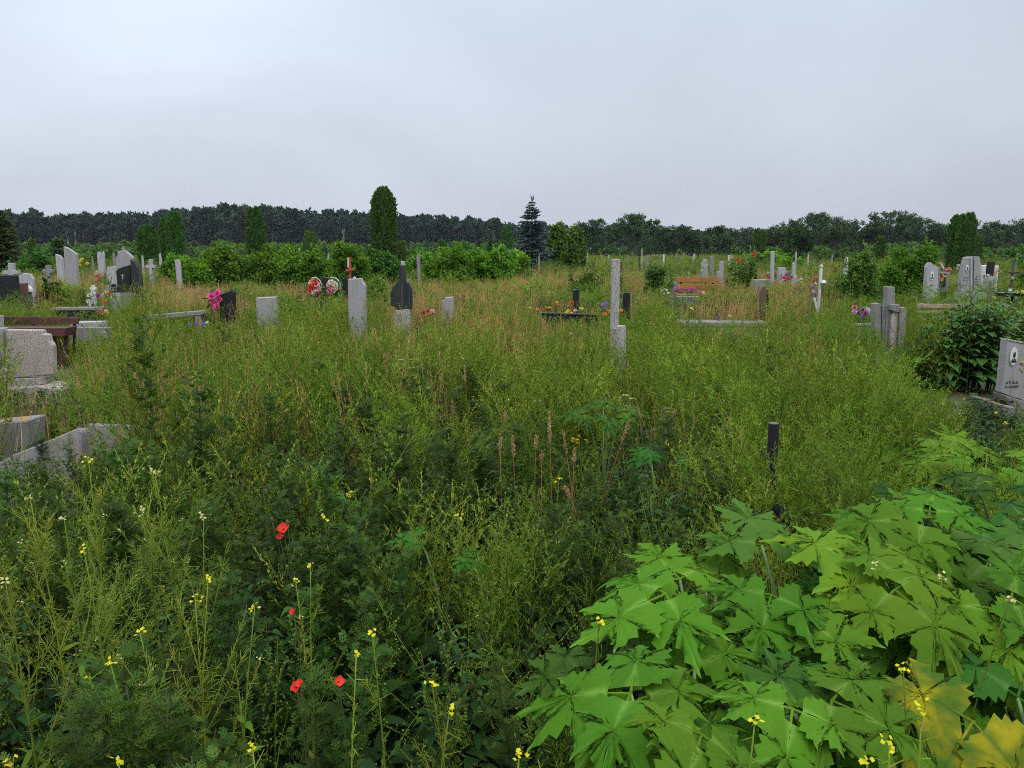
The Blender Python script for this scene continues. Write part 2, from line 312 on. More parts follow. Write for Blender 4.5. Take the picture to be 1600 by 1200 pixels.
M['black'] = stone_mat('polished_black_granite', (.016, .017, .02), (.04, .04, .045), 120, .25, .4, stain=(.05, .05, .05), stain_amt=.2, bump=0)
M['darkrough'] = stone_mat('dark_weathered_stone', (.018, .021, .021), (.05, .055, .055), 40, .6, .5, stain=(.10, .10, .09), stain_amt=.45)
M['brownstone'] = stone_mat('brown_granite', (.15, .085, .065), (.07, .04, .035), 90, .4, .5)
M['brownpaint'] = plain('brown_painted_board', (.085, .03, .028), .65, .25, 10)
M['darkrust'] = plain('dark_rusty_steel', (.055, .025, .02), .8, .35, 20)
M['orangewood'] = plain('varnished_wood', (.30, .13, .03), .5, .3, 12)
M['rawwood'] = plain('raw_plank', (.34, .26, .18), .85, .3, 9)
M['rubber'] = plain('black_pipe', (.008, .009, .011), .75, .3, 14, .12)
M['grout'] = plain('pipe_cap', (.09, .09, .1), .5)
M['whitepaint'] = plain('white_paint', (.55, .55, .55), .6, .2, 9)
M['redpaint'] = plain('red_paint', (.42, .05, .02), .6, .25, 9)
M['gold'] = plain('faded_gold_lettering', (.34, .25, .12), .6, .3, 40)
M['engrave'] = plain('engraved_line', (.10, .10, .11), .9)
M['photo_bg'] = plain('enamel_portrait_ground', (.62, .62, .60), .3, .1)
M['photo_fg'] = plain('enamel_portrait_figure', (.06, .06, .065), .35, .2)
FL = {}
for n_, c_ in dict(pink=(.85, .09, .38), hotpink=(.62, .03, .12), rose=(.62, .16, .30), purple=(.28, .08, .42), violet=(.36, .14, .55), white=(.6, .6, .59), cream=(.72, .58, .42), peach=(.75, .38, .28),
                   red=(.62, .03, .025), orange=(.80, .20, .02), yellow=(.75, .58, .03), blue=(.12, .16, .50), lime=(.45, .60, .08), lilac=(.46, .32, .62), black=(.01, .01, .01), magenta=(.5, .05, .3)).items():
    FL[n_] = plain('petal_' + n_, c_, .6, .2, 30, .3, .25)
FL['poppy'] = plain('petal_poppy', (.82, .07, .04), .6, .2, 25, .2, .35)
FL['mustard'] = plain('petal_mustard', (.72, .66, .02), .55, .15, 30, .2, .35)
FL['seedcream'] = plain('petal_pale_yellow', (.55, .55, .22), .6, .2, 30, .2, .3)
M['silkleaf'] = leaf_mat('silk_leaf', [(.03, .10, .02), (.05, .16, .03), (.1, .24, .05)], .15)

# ---------------------------------------------------------------- scene graph helpers
def tag(o, label=None, cat=None, group=None, kind=None):
    if label: o['label'] = label
    if cat: o['category'] = cat
    if group: o['group'] = group
    if kind: o['kind'] = kind
    return o
def thing(name, label, cat, loc=(0, 0, 0), rz=0, group=None):
    o = bpy.data.objects.new(name, None); S.collection.objects.link(o); o.location = loc; o.rotation_euler = (0, 0, rz); o.empty_display_size = .1
    return tag(o, label, cat, group)
# ---------------------------------------------------------------- ground
def ground():
    m = newmat('meadow_soil'); g = nd(m, 'ShaderNodeNewGeometry'); n1 = nd(m, 'ShaderNodeTexNoise'); n1.inputs['Scale'].default_value = .35; n1.inputs['Detail'].default_value = 8
    lk(m, g.outputs['Position'], n1.inputs['Vector']); r = ramp_of(m, [(.035, .045, .018), (.07, .09, .03), (.12, .13, .05)], [.35, .5, .7]); lk(m, n1.outputs['Fac'], r.inputs[0])
    b = nd(m, 'ShaderNodeBsdfPrincipled'); b.inputs['Roughness'].default_value = .95; lk(m, r.outputs[0], b.inputs['Base Color'])
    o = nd(m, 'ShaderNodeOutputMaterial'); lk(m, b.outputs[0], o.inputs[0])
    rng = np.random.default_rng(3); mb = MB()
    xs = np.concatenate([-np.geomspace(3000, 12, 22), np.linspace(-10, 10, 21), np.geomspace(12, 3000, 22)])
    ys = np.concatenate([[-3000, -300, -30], np.linspace(-8, 40, 49), np.geomspace(45, 3000, 20)])
    X, Y = np.meshgrid(xs, ys); Z = np.where((np.hypot(X, Y) < 45), .03 * np.sin(X * 1.3 + .7 * Y) + .025 * np.sin(Y * 1.9 - X), 0)
    nx, ny = len(xs), len(ys); idx = np.arange(nx * ny).reshape(ny, nx)
    f = np.stack([idx[:-1, :-1], idx[:-1, 1:], idx[1:, 1:], idx[1:, :-1]], -1).reshape(-1, 4).astype(np.int32)
    mb.add(np.stack([X, Y, Z], -1).reshape(-1, 3), f)
    tag(mb.obj('ground', m, smooth=True), kind='structure')
ground()

# ---------------------------------------------------------------- weed models (sources for the ground cover)
def rv(rng, n): return nrm(rng.normal(size=(n, 3)))
def proto_mugwort(seed, h=.9, hi=True):
    rng = np.random.default_rng(seed); mb = MB()
    for s in range(1 if hi else 1):
        main = curve_path(rng, (0, 0, 0), (rng.normal(0, .06), rng.normal(0, .06), 1), h, 8, .05)
        tube(mb, main, np.linspace(.005, .0015, 9), 4, .25, 1)
        stems = [(main, 1.0, 34)]
        nb = 13
        for i in range(nb):
            s0 = .35 + .6 * i / nb; p, t = samp(main, [s0]); az = i * 2.4 + rng.uniform(-.3, .3)
            d = np.array([math.cos(az) * .75, math.sin(az) * .75, 1.0]); L = h * .30 * (1.15 - s0)
            br = curve_path(rng, p[0], d, L + .05, 4, .08); tube(mb, br, np.linspace(.002, .0008, 5), 3, .35, 1, False); stems.append((br, .55, 9))
        for path, sc, n in stems:
            s0 = np.sort(rng.uniform(.08, 1, n)); p, t = samp(path, s0)
            az = np.arange(n) * 2.4 + rng.uniform(-.4, .4, n); up = .55 + .5 * s0
            d = nrm(np.stack([np.cos(az), np.sin(az), up - .3 * rng.random(n)], 1)); nn = nrm(np.stack([-np.cos(az) * up, -np.sin(az) * up, np.ones(n)], 1))
            L = (.115 - .065 * s0) * sc * rng.uniform(.75, 1.25, n) * (1 if sc == 1 else 1.05)
            tv = np.clip(rng.normal(.42, .2, n) + .25 * (s0 - .5), 0, 1)
            sd = nrm(np.cross(d, nn))
            blades(mb, p, d, nn, L, L * .12, tv, .6)
            for k in range(4):
                fr = .25 + .19 * k
                ll = L * (.42, .5, .42, .28)[k]
                for sg in (1, -1):
                    q = p + d * (L * fr)[:, None]; dd = nrm(d * .75 + sd * sg * .75 + rng.normal(0, .12, (n, 3)) - A([0, 0, .12]))
                    blades(mb, q, dd, nn, ll, ll * .24, tv, .5)
                    if hi:
                        q2 = q + dd * (ll * .45)[:, None]
                        for s2 in (1, -1):
                            d2 = nrm(dd + sd * s2 * .7 + d * .2); blades(mb, q2, d2, nn, ll * .5, ll * .17, tv, .5)
    return mb.obj('mugwort_plant', [M['mug'], M['stem']], link=False)
def proto_wiry(seed, h=1.0, tint=.5, nb=16):
    rng = np.random.default_rng(seed); mb = MB()
    main = curve_path(rng, (0, 0, 0), (rng.normal(0, .1), rng.normal(0, .1), 1), h, 8, .07)
    tube(mb, main, np.linspace(.0045, .0012, 9), 4, tint * .8, 0)
    P0 = []; P1 = []; pts = []; dirs = []
    for i in range(nb):
        s0 = .18 + .78 * i / nb; p, t = samp(main, [s0]); az = i * 2.4 + rng.uniform(-.4, .4); e = rng.uniform(.8, 1.5)
        br = curve_path(rng, p[0], (math.cos(az), math.sin(az), e), h * (.55 - .33 * s0) * rng.uniform(.8, 1.2), 6, .1, .04)
        tube(mb, br, np.linspace(.0022, .0008, 7), 3, tint, 0, False)
        paths = [br]
        for j in range(3):
            s1 = rng.uniform(.2, .7); q, tt = samp(br, [s1]); d = tt[0] + rng.normal(0, .5, 3)
            b2 = curve_path(rng, q[0], d, h * .16 * rng.uniform(.6, 1.3), 4, .1, .05); paths.append(b2); P0.append(b2[:-1]); P1.append(b2[1:])
        for pth in paths:
            n = 20 if pth is br else 9
            q, tt = samp(pth, rng.uniform(.1, 1, n)); pts.append(q); dirs.append(tt)
    P0 = np.concatenate(P0); P1 = np.concatenate(P1); wires(mb, P0, P1, .0014, tint)
    q = np.concatenate(pts); tt = np.concatenate(dirs); n = len(q)
    d = nrm(tt * .9 + rv(rng, n) * .9); L = rng.uniform(.018, .05, n) * h
    blades(mb, q, d, rv(rng, n), L, rng.uniform(.003, .006, n), np.clip(rng.normal(tint + .1, .2, n), 0, 1), .5)
    k = rng.choice(n, n // 3, replace=False)    # narrow leaves low on the stems
    blades(mb, q[k], nrm(d[k] + A([0, 0, .1])), rv(rng, len(k)), L[k] * 1.2, .006, np.clip(rng.normal(tint - .1, .2, len(k)), 0, 1), .5)
    return mb.obj('branching_weed', [M['wiry']], link=False)
def proto_goose(seed, h=.8, tint=.5, mat='goose', lf=1.0):
    rng = np.random.default_rng(seed); mb = MB(); q = []; dd = []; tl = []
    for s in range(2):
        b0 = rng.normal(0, .05, 2)
        main = curve_path(rng, (b0[0], b0[1], 0), (rng.normal(0, .12), rng.normal(0, .12), 1), h * rng.uniform(.8, 1), 7, .06); tube(mb, main, np.linspace(.004, .001, 8), 3, .35, 1)
        paths = [(main, int(34 / lf))]
        for i in range(12):
            s0 = .2 + .72 * i / 12; p, t = samp(main, [s0]); az = i * 2.4 + rng.uniform(-.4, .4)
            br = curve_path(rng, p[0], (math.cos(az) * .6, math.sin(az) * .6, 1.1), h * (.36 - .22 * s0), 4, .07, .03); tube(mb, br, np.linspace(.0015, .0007, 5), 3, .4, 1, False); paths.append((br, int(15 / lf ** 1.4)))
        for pth, n in paths:
            ss = rng.uniform(.12, 1, n); a, b = samp(pth, ss); q.append(a); dd.append(b); tl.append(ss)
    q = np.concatenate(q); dd = np.concatenate(dd); ss = np.concatenate(tl); n = len(q)
    d = nrm(dd * .6 + rv(rng, n) * 1.0 + A([0, 0, .15])); L = rng.uniform(.018, .05, n) * (1.35 - .6 * ss) * lf
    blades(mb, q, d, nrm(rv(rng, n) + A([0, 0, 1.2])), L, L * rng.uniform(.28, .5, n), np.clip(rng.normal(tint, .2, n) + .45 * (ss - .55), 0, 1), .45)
    return mb.obj('goosefoot_plant', [M[mat], M['stem']], link=False)
def proto_upright(seed, h=1.0, tint=.45, mat='upright'):
    rng = np.random.default_rng(seed); mb = MB(); q = []; dd = []; tl = []
    for s in range(3):
        b0 = rng.normal(0, .06, 2); hh = h * rng.uniform(.7, 1)
        main = curve_path(rng, (b0[0], b0[1], 0), (rng.normal(0, .1), rng.normal(0, .1), 1), hh, 8, .06); tube(mb, main, np.linspace(.0042, .0012, 9), 3, .15 + .3 * (s > 0), 1 if s == 0 else 0)
        paths = [(main, 44, 0)]
        for i in range(11):
            s0 = .25 + .7 * i / 11; p, t = samp(main, [s0]); az = i * 2.4 + rng.uniform(-.5, .5)
            br = curve_path(rng, p[0], (math.cos(az) * .85, math.sin(az) * .85, 1.0), hh * (.36 - .22 * s0), 4, .08, .03); tube(mb, br, np.linspace(.0018, .0009, 5), 3, .45 + .4 * s0, 0, False); paths.append((br, 19, s0))
        for pth, n, o in paths:
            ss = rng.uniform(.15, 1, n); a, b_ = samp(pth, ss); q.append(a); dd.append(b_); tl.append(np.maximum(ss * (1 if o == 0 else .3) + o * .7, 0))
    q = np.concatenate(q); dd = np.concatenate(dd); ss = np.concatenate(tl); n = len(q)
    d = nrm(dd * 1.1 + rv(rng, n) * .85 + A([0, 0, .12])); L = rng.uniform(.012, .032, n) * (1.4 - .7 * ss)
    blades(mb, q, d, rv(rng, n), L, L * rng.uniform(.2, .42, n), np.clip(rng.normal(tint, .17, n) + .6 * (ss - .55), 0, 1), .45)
    return mb.obj('upright_weed', [M[mat], M['stem']], link=False)
def proto_nettle(seed, h=.8):
    rng = np.random.default_rng(seed); mb = MB()
    for s in range(2):
        b0 = rng.normal(0, .07, 2)
        main = curve_path(rng, (b0[0], b0[1], 0), (rng.normal(0, .1), rng.normal(0, .1), 1), h * rng.uniform(.8, 1.05), 7, .04); tube(mb, main, np.linspace(.004, .0015, 8), 4, .3, 1)
        for i in range(11):
            s0 = .12 + .86 * i / 11; p, t = samp(main, [s0]); az = (i % 2) * 1.57 + .4
            for sg in (0, math.pi):
                for k in range(1 if i < 4 else 2):
                    a = az + sg + rng.normal(0, .15) + k * .7; L = .125 * (1.12 - .75 * s0) * rng.uniform(.8, 1.2) * (1 - .3 * k)
                    d = A([[math.cos(a), math.sin(a), .35 - .1 * rng.random()]]); nn = A([[-math.cos(a) * .3, -math.sin(a) * .3, 1]])
                    leaves6(mb, A(p) + d * .02, d, nn, L, L * .46, .55, .25, np.clip(rng.normal(.45, .2), 0, 1), (1, .62))
                    wires(mb, A(p), A(p) + d * .025, .0012, .4, 1)
            if s0 > .55:
                for k in range(5):
                    a = rng.uniform(0, 6.28); e0 = A(p) ; e1 = e0 + A([[math.cos(a) * .04, math.sin(a) * .04, -.005 - .02 * rng.random()]]); wires(mb, e0, e1, .0022, .75, 0)
    return mb.obj('nettle_plant', [M['nettle'], M['stem']], link=False)
def proto_grass(seed, h=.6, n=90, spread=.22, mat='grass', w=.006, heads=0, bend=.5, tint=.5):
    rng = np.random.default_rng(seed); mb = MB()
    p = np.concatenate([rng.normal(0, spread, (n, 2)), np.zeros((n, 1))], 1); az = rng.uniform(0, 6.28, n)
    D = np.stack([np.cos(az), np.sin(az), np.zeros(n)], 1); H = h * rng.uniform(.45, 1, n)
    grassblades(mb, A(p), A(D), H, w * rng.uniform(.6, 1.3, n), rng.uniform(.1, bend * 1.6, n), np.clip(rng.normal(tint, .22, n), 0, 1))
    for i in range(heads):
        b = rng.normal(0, spread, 2); st = curve_path(rng, (b[0], b[1], 0), (rng.normal(0, .13), rng.normal(0, .13), 1), h * rng.uniform(.9, 1.35), 5, .06)
        tube(mb, st, np.linspace(.0016, .0008, 6), 3, .45, 1, False)
        k = 26; a, t = samp(st, rng.uniform(.74, 1.0, k)); d = nrm(t + rv(rng, k) * .55)
        blades(mb, a, d, rv(rng, k), rng.uniform(.012, .028, k), .0035, np.clip(rng.normal(.6, .2, k), 0, 1), .5, 1)
    return mb.obj('grass_tuft', [M[mat], M['tan' if heads else mat]], link=False)
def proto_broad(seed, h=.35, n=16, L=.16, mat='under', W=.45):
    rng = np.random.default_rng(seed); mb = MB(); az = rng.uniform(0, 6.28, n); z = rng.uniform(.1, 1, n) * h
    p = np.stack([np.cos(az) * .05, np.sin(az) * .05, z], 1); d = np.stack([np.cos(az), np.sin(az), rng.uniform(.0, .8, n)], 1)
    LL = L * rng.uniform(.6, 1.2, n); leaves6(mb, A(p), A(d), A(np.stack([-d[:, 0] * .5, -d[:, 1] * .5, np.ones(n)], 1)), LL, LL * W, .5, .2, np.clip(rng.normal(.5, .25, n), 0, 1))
    tube(mb, [(0, 0, 0), (0, 0, h * .5), (.01, 0, h)], [.004, .003, .002], 4, .4)
    return mb.obj('leafy_weed', [M[mat]], link=False)
def proto_umbel(seed, h=.9):
    rng = np.random.default_rng(seed); mb = MB()
    main = curve_path(rng, (0, 0, 0), (rng.normal(0, .1), 0, 1), h, 6, .05); tube(mb, main, np.linspace(.003, .0015, 7), 3, .5, 0)
    for s in range(4):
        p = main[-1] if s == 0 else samp(main, [.6 + .1 * s])[0][0]; tip = p + (0 if s == 0 else 1) * np.array([rng.normal(0, .1), rng.normal(0, .1), .1]); wires(mb, A([p]), A([tip]), .001, .5)
        k = 18; r = np.sqrt(rng.random(k)) * .045; a = rng.uniform(0, 6.28, k); e = tip + np.stack([r * np.cos(a), r * np.sin(a), .03 + 0 * r], 1)
        wires(mb, A(np.repeat([tip], k, 0)), A(e), .0006, .5)
        for j in range(2): blades(mb, A(e - [[.006, 0, 0]]), A(np.tile([[1, 0, .1]], (k, 1))) if j == 0 else A(np.tile([[.6, .8, .1]], (k, 1))), A(np.tile([[0, 0, 1.]], (k, 1))), .013, .011, .5, .5, 1)
    n = 12; a, t = samp(main, rng.uniform(.1, .7, n)); az = rng.uniform(0, 6.28, n); blades(mb, A(a), A(np.stack([np.cos(az), np.sin(az), 0 * az + .5], 1)), rv(rng, n), .09, .02, .5)
    return mb.obj('umbel_weed', [M['wiry'], FL['seedcream']], link=False)
def proto_purse(seed, h=.75):
    """thin arching stems set with small round pods"""
    rng = np.random.default_rng(seed); mb = MB()
    for s in range(6):
        az = rng.uniform(0, 6.28); e = rng.uniform(.9, 2.4)
        st = curve_path(rng, (rng.normal(0, .03), rng.normal(0, .03), 0), (math.cos(az), math.sin(az), e), h * rng.uniform(.7, 1.15), 8, .12, -.02); tube(mb, st, np.linspace(.0022, .0009, 9), 3, .6, 0, False)
        k = 42; ss = np.linspace(.3, .98, k); a, t = samp(st, ss); d = nrm(rv(rng, k) + t * .4); e1 = a + d * .014
        wires(mb, A(a), A(e1), .0006, .6)
        for j in range(2): blades(mb, A(e1), A(d), rv(rng, k), .0075, .006, np.clip(rng.normal(.75, .15, k), 0, 1), .5)
        k = 8; a, t = samp(st, rng.uniform(.05, .4, k)); blades(mb, A(a), nrm(A(t) + rv(rng, k)), rv(rng, k), .05, .012, .45)
    return mb.obj('pod_weed', [M['wiry']], link=False)

PROTO = {}
def reg(kind, objs, h, w): PROTO[kind] = (objs, h, w)
reg('mug', [proto_mugwort(11 + i, .9) for i in range(5)], .9, .12)
reg('mugfar', [proto_mugwort(31 + i, .9, False) for i in range(3)], .9, .12)
reg('wiry', [proto_wiry(41 + i, 1.0, .35 + .1 * i) for i in range(4)], 1.0, .2)
reg('goose', [proto_goose(51 + i, .8, .3 + .08 * i, lf=.75) for i in range(5)], .8, .12)
reg('goosenear', [proto_goose(151 + i, .8, .25 + .08 * i, lf=.5) for i in range(4)], .8, .12)
reg('upright', [proto_upright(161 + i, 1.0, .35 + .06 * i) for i in range(6)], 1.0, .12)
reg('nettle', [proto_nettle(61 + i) for i in range(4)], .82, .12)
reg('grass', [proto_grass(71 + i, .6, 110, .2, 'grass', .006, 0) for i in range(3)], .55, .25)
reg('olive', [proto_grass(81 + i, .65, 110, .22, 'olive', .005, 7, tint=.4) for i in range(3)], .65, .25)
reg('tan', [proto_grass(91 + i, .6, 60, .18, 'tan', .0035, 16, .35) for i in range(3)], .7, .22)
reg('under', [proto_broad(101 + i, .35, 20, .16) for i in range(3)] , .4, .15)
reg('umbel', [proto_umbel(111 + i) for i in range(2)], .95, .05)
reg('purse', [proto_purse(121 + i) for i in range(3)], .7, .2)

SRC = {}
def scatter(name, label, kind_keys, pts, rot, scl, idx):
    """one ground-cover object; idx indexes the concatenated source list"""
    key = '+'.join(kind_keys)
    if key not in SRC:
        col = bpy.data.collections.new('source_' + kind_keys[0]); objs = [o for k in kind_keys for o in PROTO[k][0]]
        for i, o in enumerate(objs): o.name = f'{i:02d}_{o.name}' if False else o.name; col.objects.link(o)
        order = sorted(range(len(objs)), key=lambda i: objs[i].name); inv = [0] * len(objs)
        for r_, i in enumerate(order): inv[i] = r_
        SRC[key] = (col, np.array(inv))
    col, inv = SRC[key]
    me = bpy.data.meshes.new(name); n = len(pts); me.vertices.add(n); me.vertices.foreach_set('co', A(pts).ravel())
    a = me.attributes.new('rot', 'FLOAT_VECTOR', 'POINT'); a.data.foreach_set('vector', A(rot).ravel())
    a = me.attributes.new('scl', 'FLOAT_VECTOR', 'POINT'); a.data.foreach_set('vector', A(scl).ravel())
    a = me.attributes.new('idx', 'INT', 'POINT'); a.data.foreach_set('value', inv[idx].astype(np.int32))
    o = bpy.data.objects.new(name, me); S.collection.objects.link(o)
    g = bpy.data.node_groups.new(name, 'GeometryNodeTree'); g.interface.new_socket('Geometry', in_out='INPUT', socket_type='NodeSocketGeometry'); g.interface.new_socket('Geometry', in_out='OUTPUT', socket_type='NodeSocketGeometry')
    gi = g.nodes.new('NodeGroupInput'); go = g.nodes.new('NodeGroupOutput'); ip = g.nodes.new('GeometryNodeInstanceOnPoints'); ci = g.nodes.new('GeometryNodeCollectionInfo')
    ci.inputs['Collection'].default_value = col; ci.inputs['Separate Children'].default_value = True; ci.inputs['Reset Children'].default_value = True; ip.inputs['Pick Instance'].default_value = True
    def na(nm, dt):
        q = g.nodes.new('GeometryNodeInputNamedAttribute'); q.data_type = dt; q.inputs['Name'].default_value = nm
        return [s for s in q.outputs if s.enabled and s.name == 'Attribute'][0]
    L = g.links; L.new(gi.outputs[0], ip.inputs['Points']); L.new(ci.outputs[0], ip.inputs['Instance']); L.new(na('idx', 'INT'), ip.inputs['Instance Index'])
    e2r = g.nodes.new('FunctionNodeEulerToRotation'); L.new(na('rot', 'FLOAT_VECTOR'), e2r.inputs[0]); L.new(e2r.outputs[0], ip.inputs['Rotation']); L.new(na('scl', 'FLOAT_VECTOR'), ip.inputs['Scale'])
    L.new(ip.outputs[0], go.inputs[0]); md = o.modifiers.new('cover', 'NODES'); md.node_group = g
    tag(o, label, name.replace('_', ' ').split()[-1], kind='stuff'); return o

# visible windows: (px0, px1, lowest visible row, distance of the thing, fuzz)
CLEAR = []
def clear(x0, x1, yb, D, fuzz=10): CLEAR.append((x0, x1, yb, D, fuzz))

# ---------------------------------------------------------------- stone work
def prism(mb, outline, y0, y1, t=.5, m=0):
    """outline (x, z) counter-clockwise seen from the camera; y0 front, y1 back"""
    n = len(outline); v = [(x, y0, z) for x, z in outline] + [(x, y1, z) for x, z in outline]
    f = [tuple(range(n)), tuple(range(2 * n - 1, n - 1, -1))] + [(i, i + n, (i + 1) % n + n, (i + 1) % n) for i in range(n)]
    mb.add(v, f, t, 0, m)
def bevelled(name, outline, depth, mat, parent, y=0.0, bev=.008, seg=1, loc=(0, 0, 0), rz=0.0, lean=0.0, chip=0.0, seed=0):
    bm = bmesh.new(); vs = [bm.verts.new((x, y, z)) for x, z in outline]; f = bm.faces.new(vs)
    ex = bmesh.ops.extrude_face_region(bm, geom=[f]); up = [g for g in ex['geom'] if isinstance(g, bmesh.types.BMVert)]
    bmesh.ops.translate(bm, verts=up, vec=(0, depth, 0)); bmesh.ops.recalc_face_normals(bm, faces=bm.faces)
    if bev: bmesh.ops.bevel(bm, geom=[e for e in bm.edges if e.calc_face_angle(0) > .5], offset=bev, segments=seg, affect='EDGES', clamp_overlap=True)
    if chip:
        r = random.Random(seed)
        for v in bm.verts: v.co += Vector((r.uniform(-chip, chip), r.uniform(-chip, chip), r.uniform(-chip, chip)))
    me = bpy.data.meshes.new(name); bm.to_mesh(me); bm.free(); me.materials.append(mat); o = bpy.data.objects.new(name, me); S.collection.objects.link(o)
    if parent is not None: o.parent = parent
    o.location = loc; o.rotation_euler = (lean, 0, rz); return o
def local_outline(pts, D, x0, ground_below=None):
    out = []
    for px, py in pts:
        q = P(px, py, D); z = q.z
        if ground_below is not None and py >= ground_below: z = -.06
        out.append((q.x - x0, z))
    # order so that it is counter-clockwise in x-z
    a = sum(out[i][0] * out[(i + 1) % len(out)][1] - out[(i + 1) % len(out)][0] * out[i][1] for i in range(len(out)))
    return out if a > 0 else out[::-1]
def stele(label, pts, D, depth, mat, name='gravestone', cat='gravestone', gb=None, rz=0.0, lean=0.0, vis=None, bev=.01, group=None, root=True, parts=(), fuzz=10, chip=0):
    """free-standing slab: Empty root at the base + stone part; pts in sighted photo pixels"""
    xs = [p[0] for p in pts]; ys = [p[1] for p in pts]; c = P((min(xs) + max(xs)) / 2, max(ys), D); gb = gb if gb is not None else max(ys) - 3
    r = thing(name, label, cat, (c.x, D, 0), rz, group)
    bevelled('slab', local_outline(pts, D, c.x, gb), depth, mat, r, bev=bev, lean=lean, chip=chip, seed=int(xs[0]))
    clear(min(xs) - 2, max(xs) + 2, (vis if vis is not None else max(ys)), D, fuzz); return r, c
def add_outline(r, c, name, pts, D, depth, mat, y=0.0, gb=None, bev=.006, label=None):
    o = bevelled(name, local_outline(pts, D, c.x, gb), depth, mat, r, y=y, bev=bev)
    if label: o['label'] = label
    return o
def oval(r, c, px, py, wx, wy, D, y):
    q = P(px, py, D); s = mpp(D); pts = [(q.x - c.x + math.cos(a) * wx * s, q.z + math.sin(a) * wy * s) for a in np.linspace(0, 2 * math.pi, 20)[:-1]]
    p = bevelled('portrait', pts, .02, M['photo_bg'], r, y=y - .02, bev=.004)
    hd = [(q.x - c.x + math.cos(a) * wx * s * .38, q.z + wy * s * .22 + math.sin(a) * wy * s * .34) for a in np.linspace(0, 2 * math.pi, 14)[:-1]]
    sh = [(q.x - c.x + math.cos(a) * wx * s * .68, q.z - wy * s * .62 + max(0, math.sin(a)) * wy * s * .5) for a in np.linspace(0, math.pi, 10)]
    mb = MB()
    for k, ol in enumerate((hd, sh)): prism(mb, ol, y - .023 - .002 * k, y - .018)
    f = mb.obj('portrait_figure', M['photo_fg'], p)
def lines(r, c, rows, D, y, mat, name='lettering', seed=1):
    """worn, unreadable engraved lettering: short strokes in rows (px0, px1, py, letter height px)"""
    rng = random.Random(seed); mb = MB(); s = mpp(D)
    for x0, x1, py, hpx in rows:
        x = x0
        while x < x1:
            wd = hpx * rng.uniform(.4, .7)
            if rng.random() < .85:
                q = P(x, py, D); X = q.x - c.x; Z = q.z; H = hpx * s; W_ = wd * s * .75; tck = H * .16
                for k in range(rng.choice((2, 3))):
                    if rng.random() < .5: box(mb, X + W_ * rng.choice((0, 1)), X + W_ * rng.choice((0, 1)) + tck, y - .003 - .0006 * k, y + .001, Z - H / 2, Z + H / 2)
                    else:
                        zz = Z + rng.choice((-.5, 0, .42)) * H; box(mb, X, X + W_, y - .0045 - .0006 * k, y + .001, zz, zz + tck)
            x += wd
    if mb.n: mb.obj(name, mat, r)
def cross_pts(cx, top, bot, w, arm_y, arm_w, arm_h):
    a = w / 2; b = arm_w / 2
    return [(cx - a, bot), (cx + a, bot), (cx + a, arm_y + arm_h), (cx + b, arm_y + arm_h), (cx + b, arm_y), (cx + a, arm_y), (cx + a, top), (cx - a, top), (cx - a, arm_y), (cx - b, arm_y), (cx - b, arm_y + arm_h), (cx - a, arm_y + arm_h)]

# ---------------------------------------------------------------- flowers
def head(mb, c, nrm_, r, rng, m=0, petals=7, layers=2, t=.5):
    n = Vector(nrm_).normalized(); a = n.orthogonal().normalized(); b = n.cross(a)
    for l in range(layers):
        k = petals; an = np.arange(k) / k * 6.283 + l * .4 + rng.random(); op = (1.0, .55, .3)[l]
        dr = np.array([(a * math.cos(x) + b * math.sin(x)) * op + n * (1.05 - op) for x in an]); nn = np.array([n - (a * math.cos(x) + b * math.sin(x)) * .5 for x in an])
        leaves6(mb, A(np.tile(c, (k, 1))) , A(dr), A(nn), r * (1 - .22 * l) * rng.uniform(.85, 1.1, k), r * .85, -.12, .3, t, (1, .95), m)
def bouquet(name, label, D, heads, cat='flower bouquet', leaves=30, group=None, base=None, vis=None, petals=7):
    """heads: (px, py, radius px, colour); leaves and stalks run down to the ground or to base z"""
    xs = [h[0] for h in heads]; ys = [h[1] for h in heads]; c = P(sum(xs) / len(xs), max(ys), D); zb = 0.0 if base is None else base
    r = thing(name, label, cat, (c.x, D, zb), 0, group); rng = np.random.default_rng(int(xs[0] * 7 + ys[0])); s = mpp(D); st = MB(); lf = MB()
    for px, py, rp, colr in heads:
        q = P(px, py, D); q = Vector((q.x - c.x, rng.uniform(-.04, .04) * min(3, D / 10), q.z - zb)); mb = MB()
        head(mb, q, (rng.normal(0, .35), -1, .5 + rng.normal(0, .3)), max(rp * s, .02), rng, petals=petals, layers=3 if rp > 4 else 2); fo = mb.obj('flower', FL[colr], r)
        p1 = np.array(q); p0 = np.array([q.x * .25, .05, 0]); mid = (p0 + p1) / 2 + [0, .03, .05]; tube(st, [p0, mid, p1], max(.004, .4 * s * .5), 3, .4)
        k = max(3, leaves // len(heads)); lp = np.tile(p1, (k, 1)) + rng.normal(0, rp * s * .8, (k, 3)) + [0, .03, -.02]
        dv = nrm(rng.normal(size=(k, 3)) + [0, -.3, .2]); leaves6(lf, A(lp), A(dv), rv(rng, k), rp * s * rng.uniform(.9, 1.7, k), rp * s * .55, .2, .15, rng.random(k))
    st.obj('stalk', M['silkleaf'], r); lf.obj('leaves', M['silkleaf'], r)
    clear(min(xs) - 4, max(xs) + 4, vis if vis else max(ys) + 5, D, 5); return r

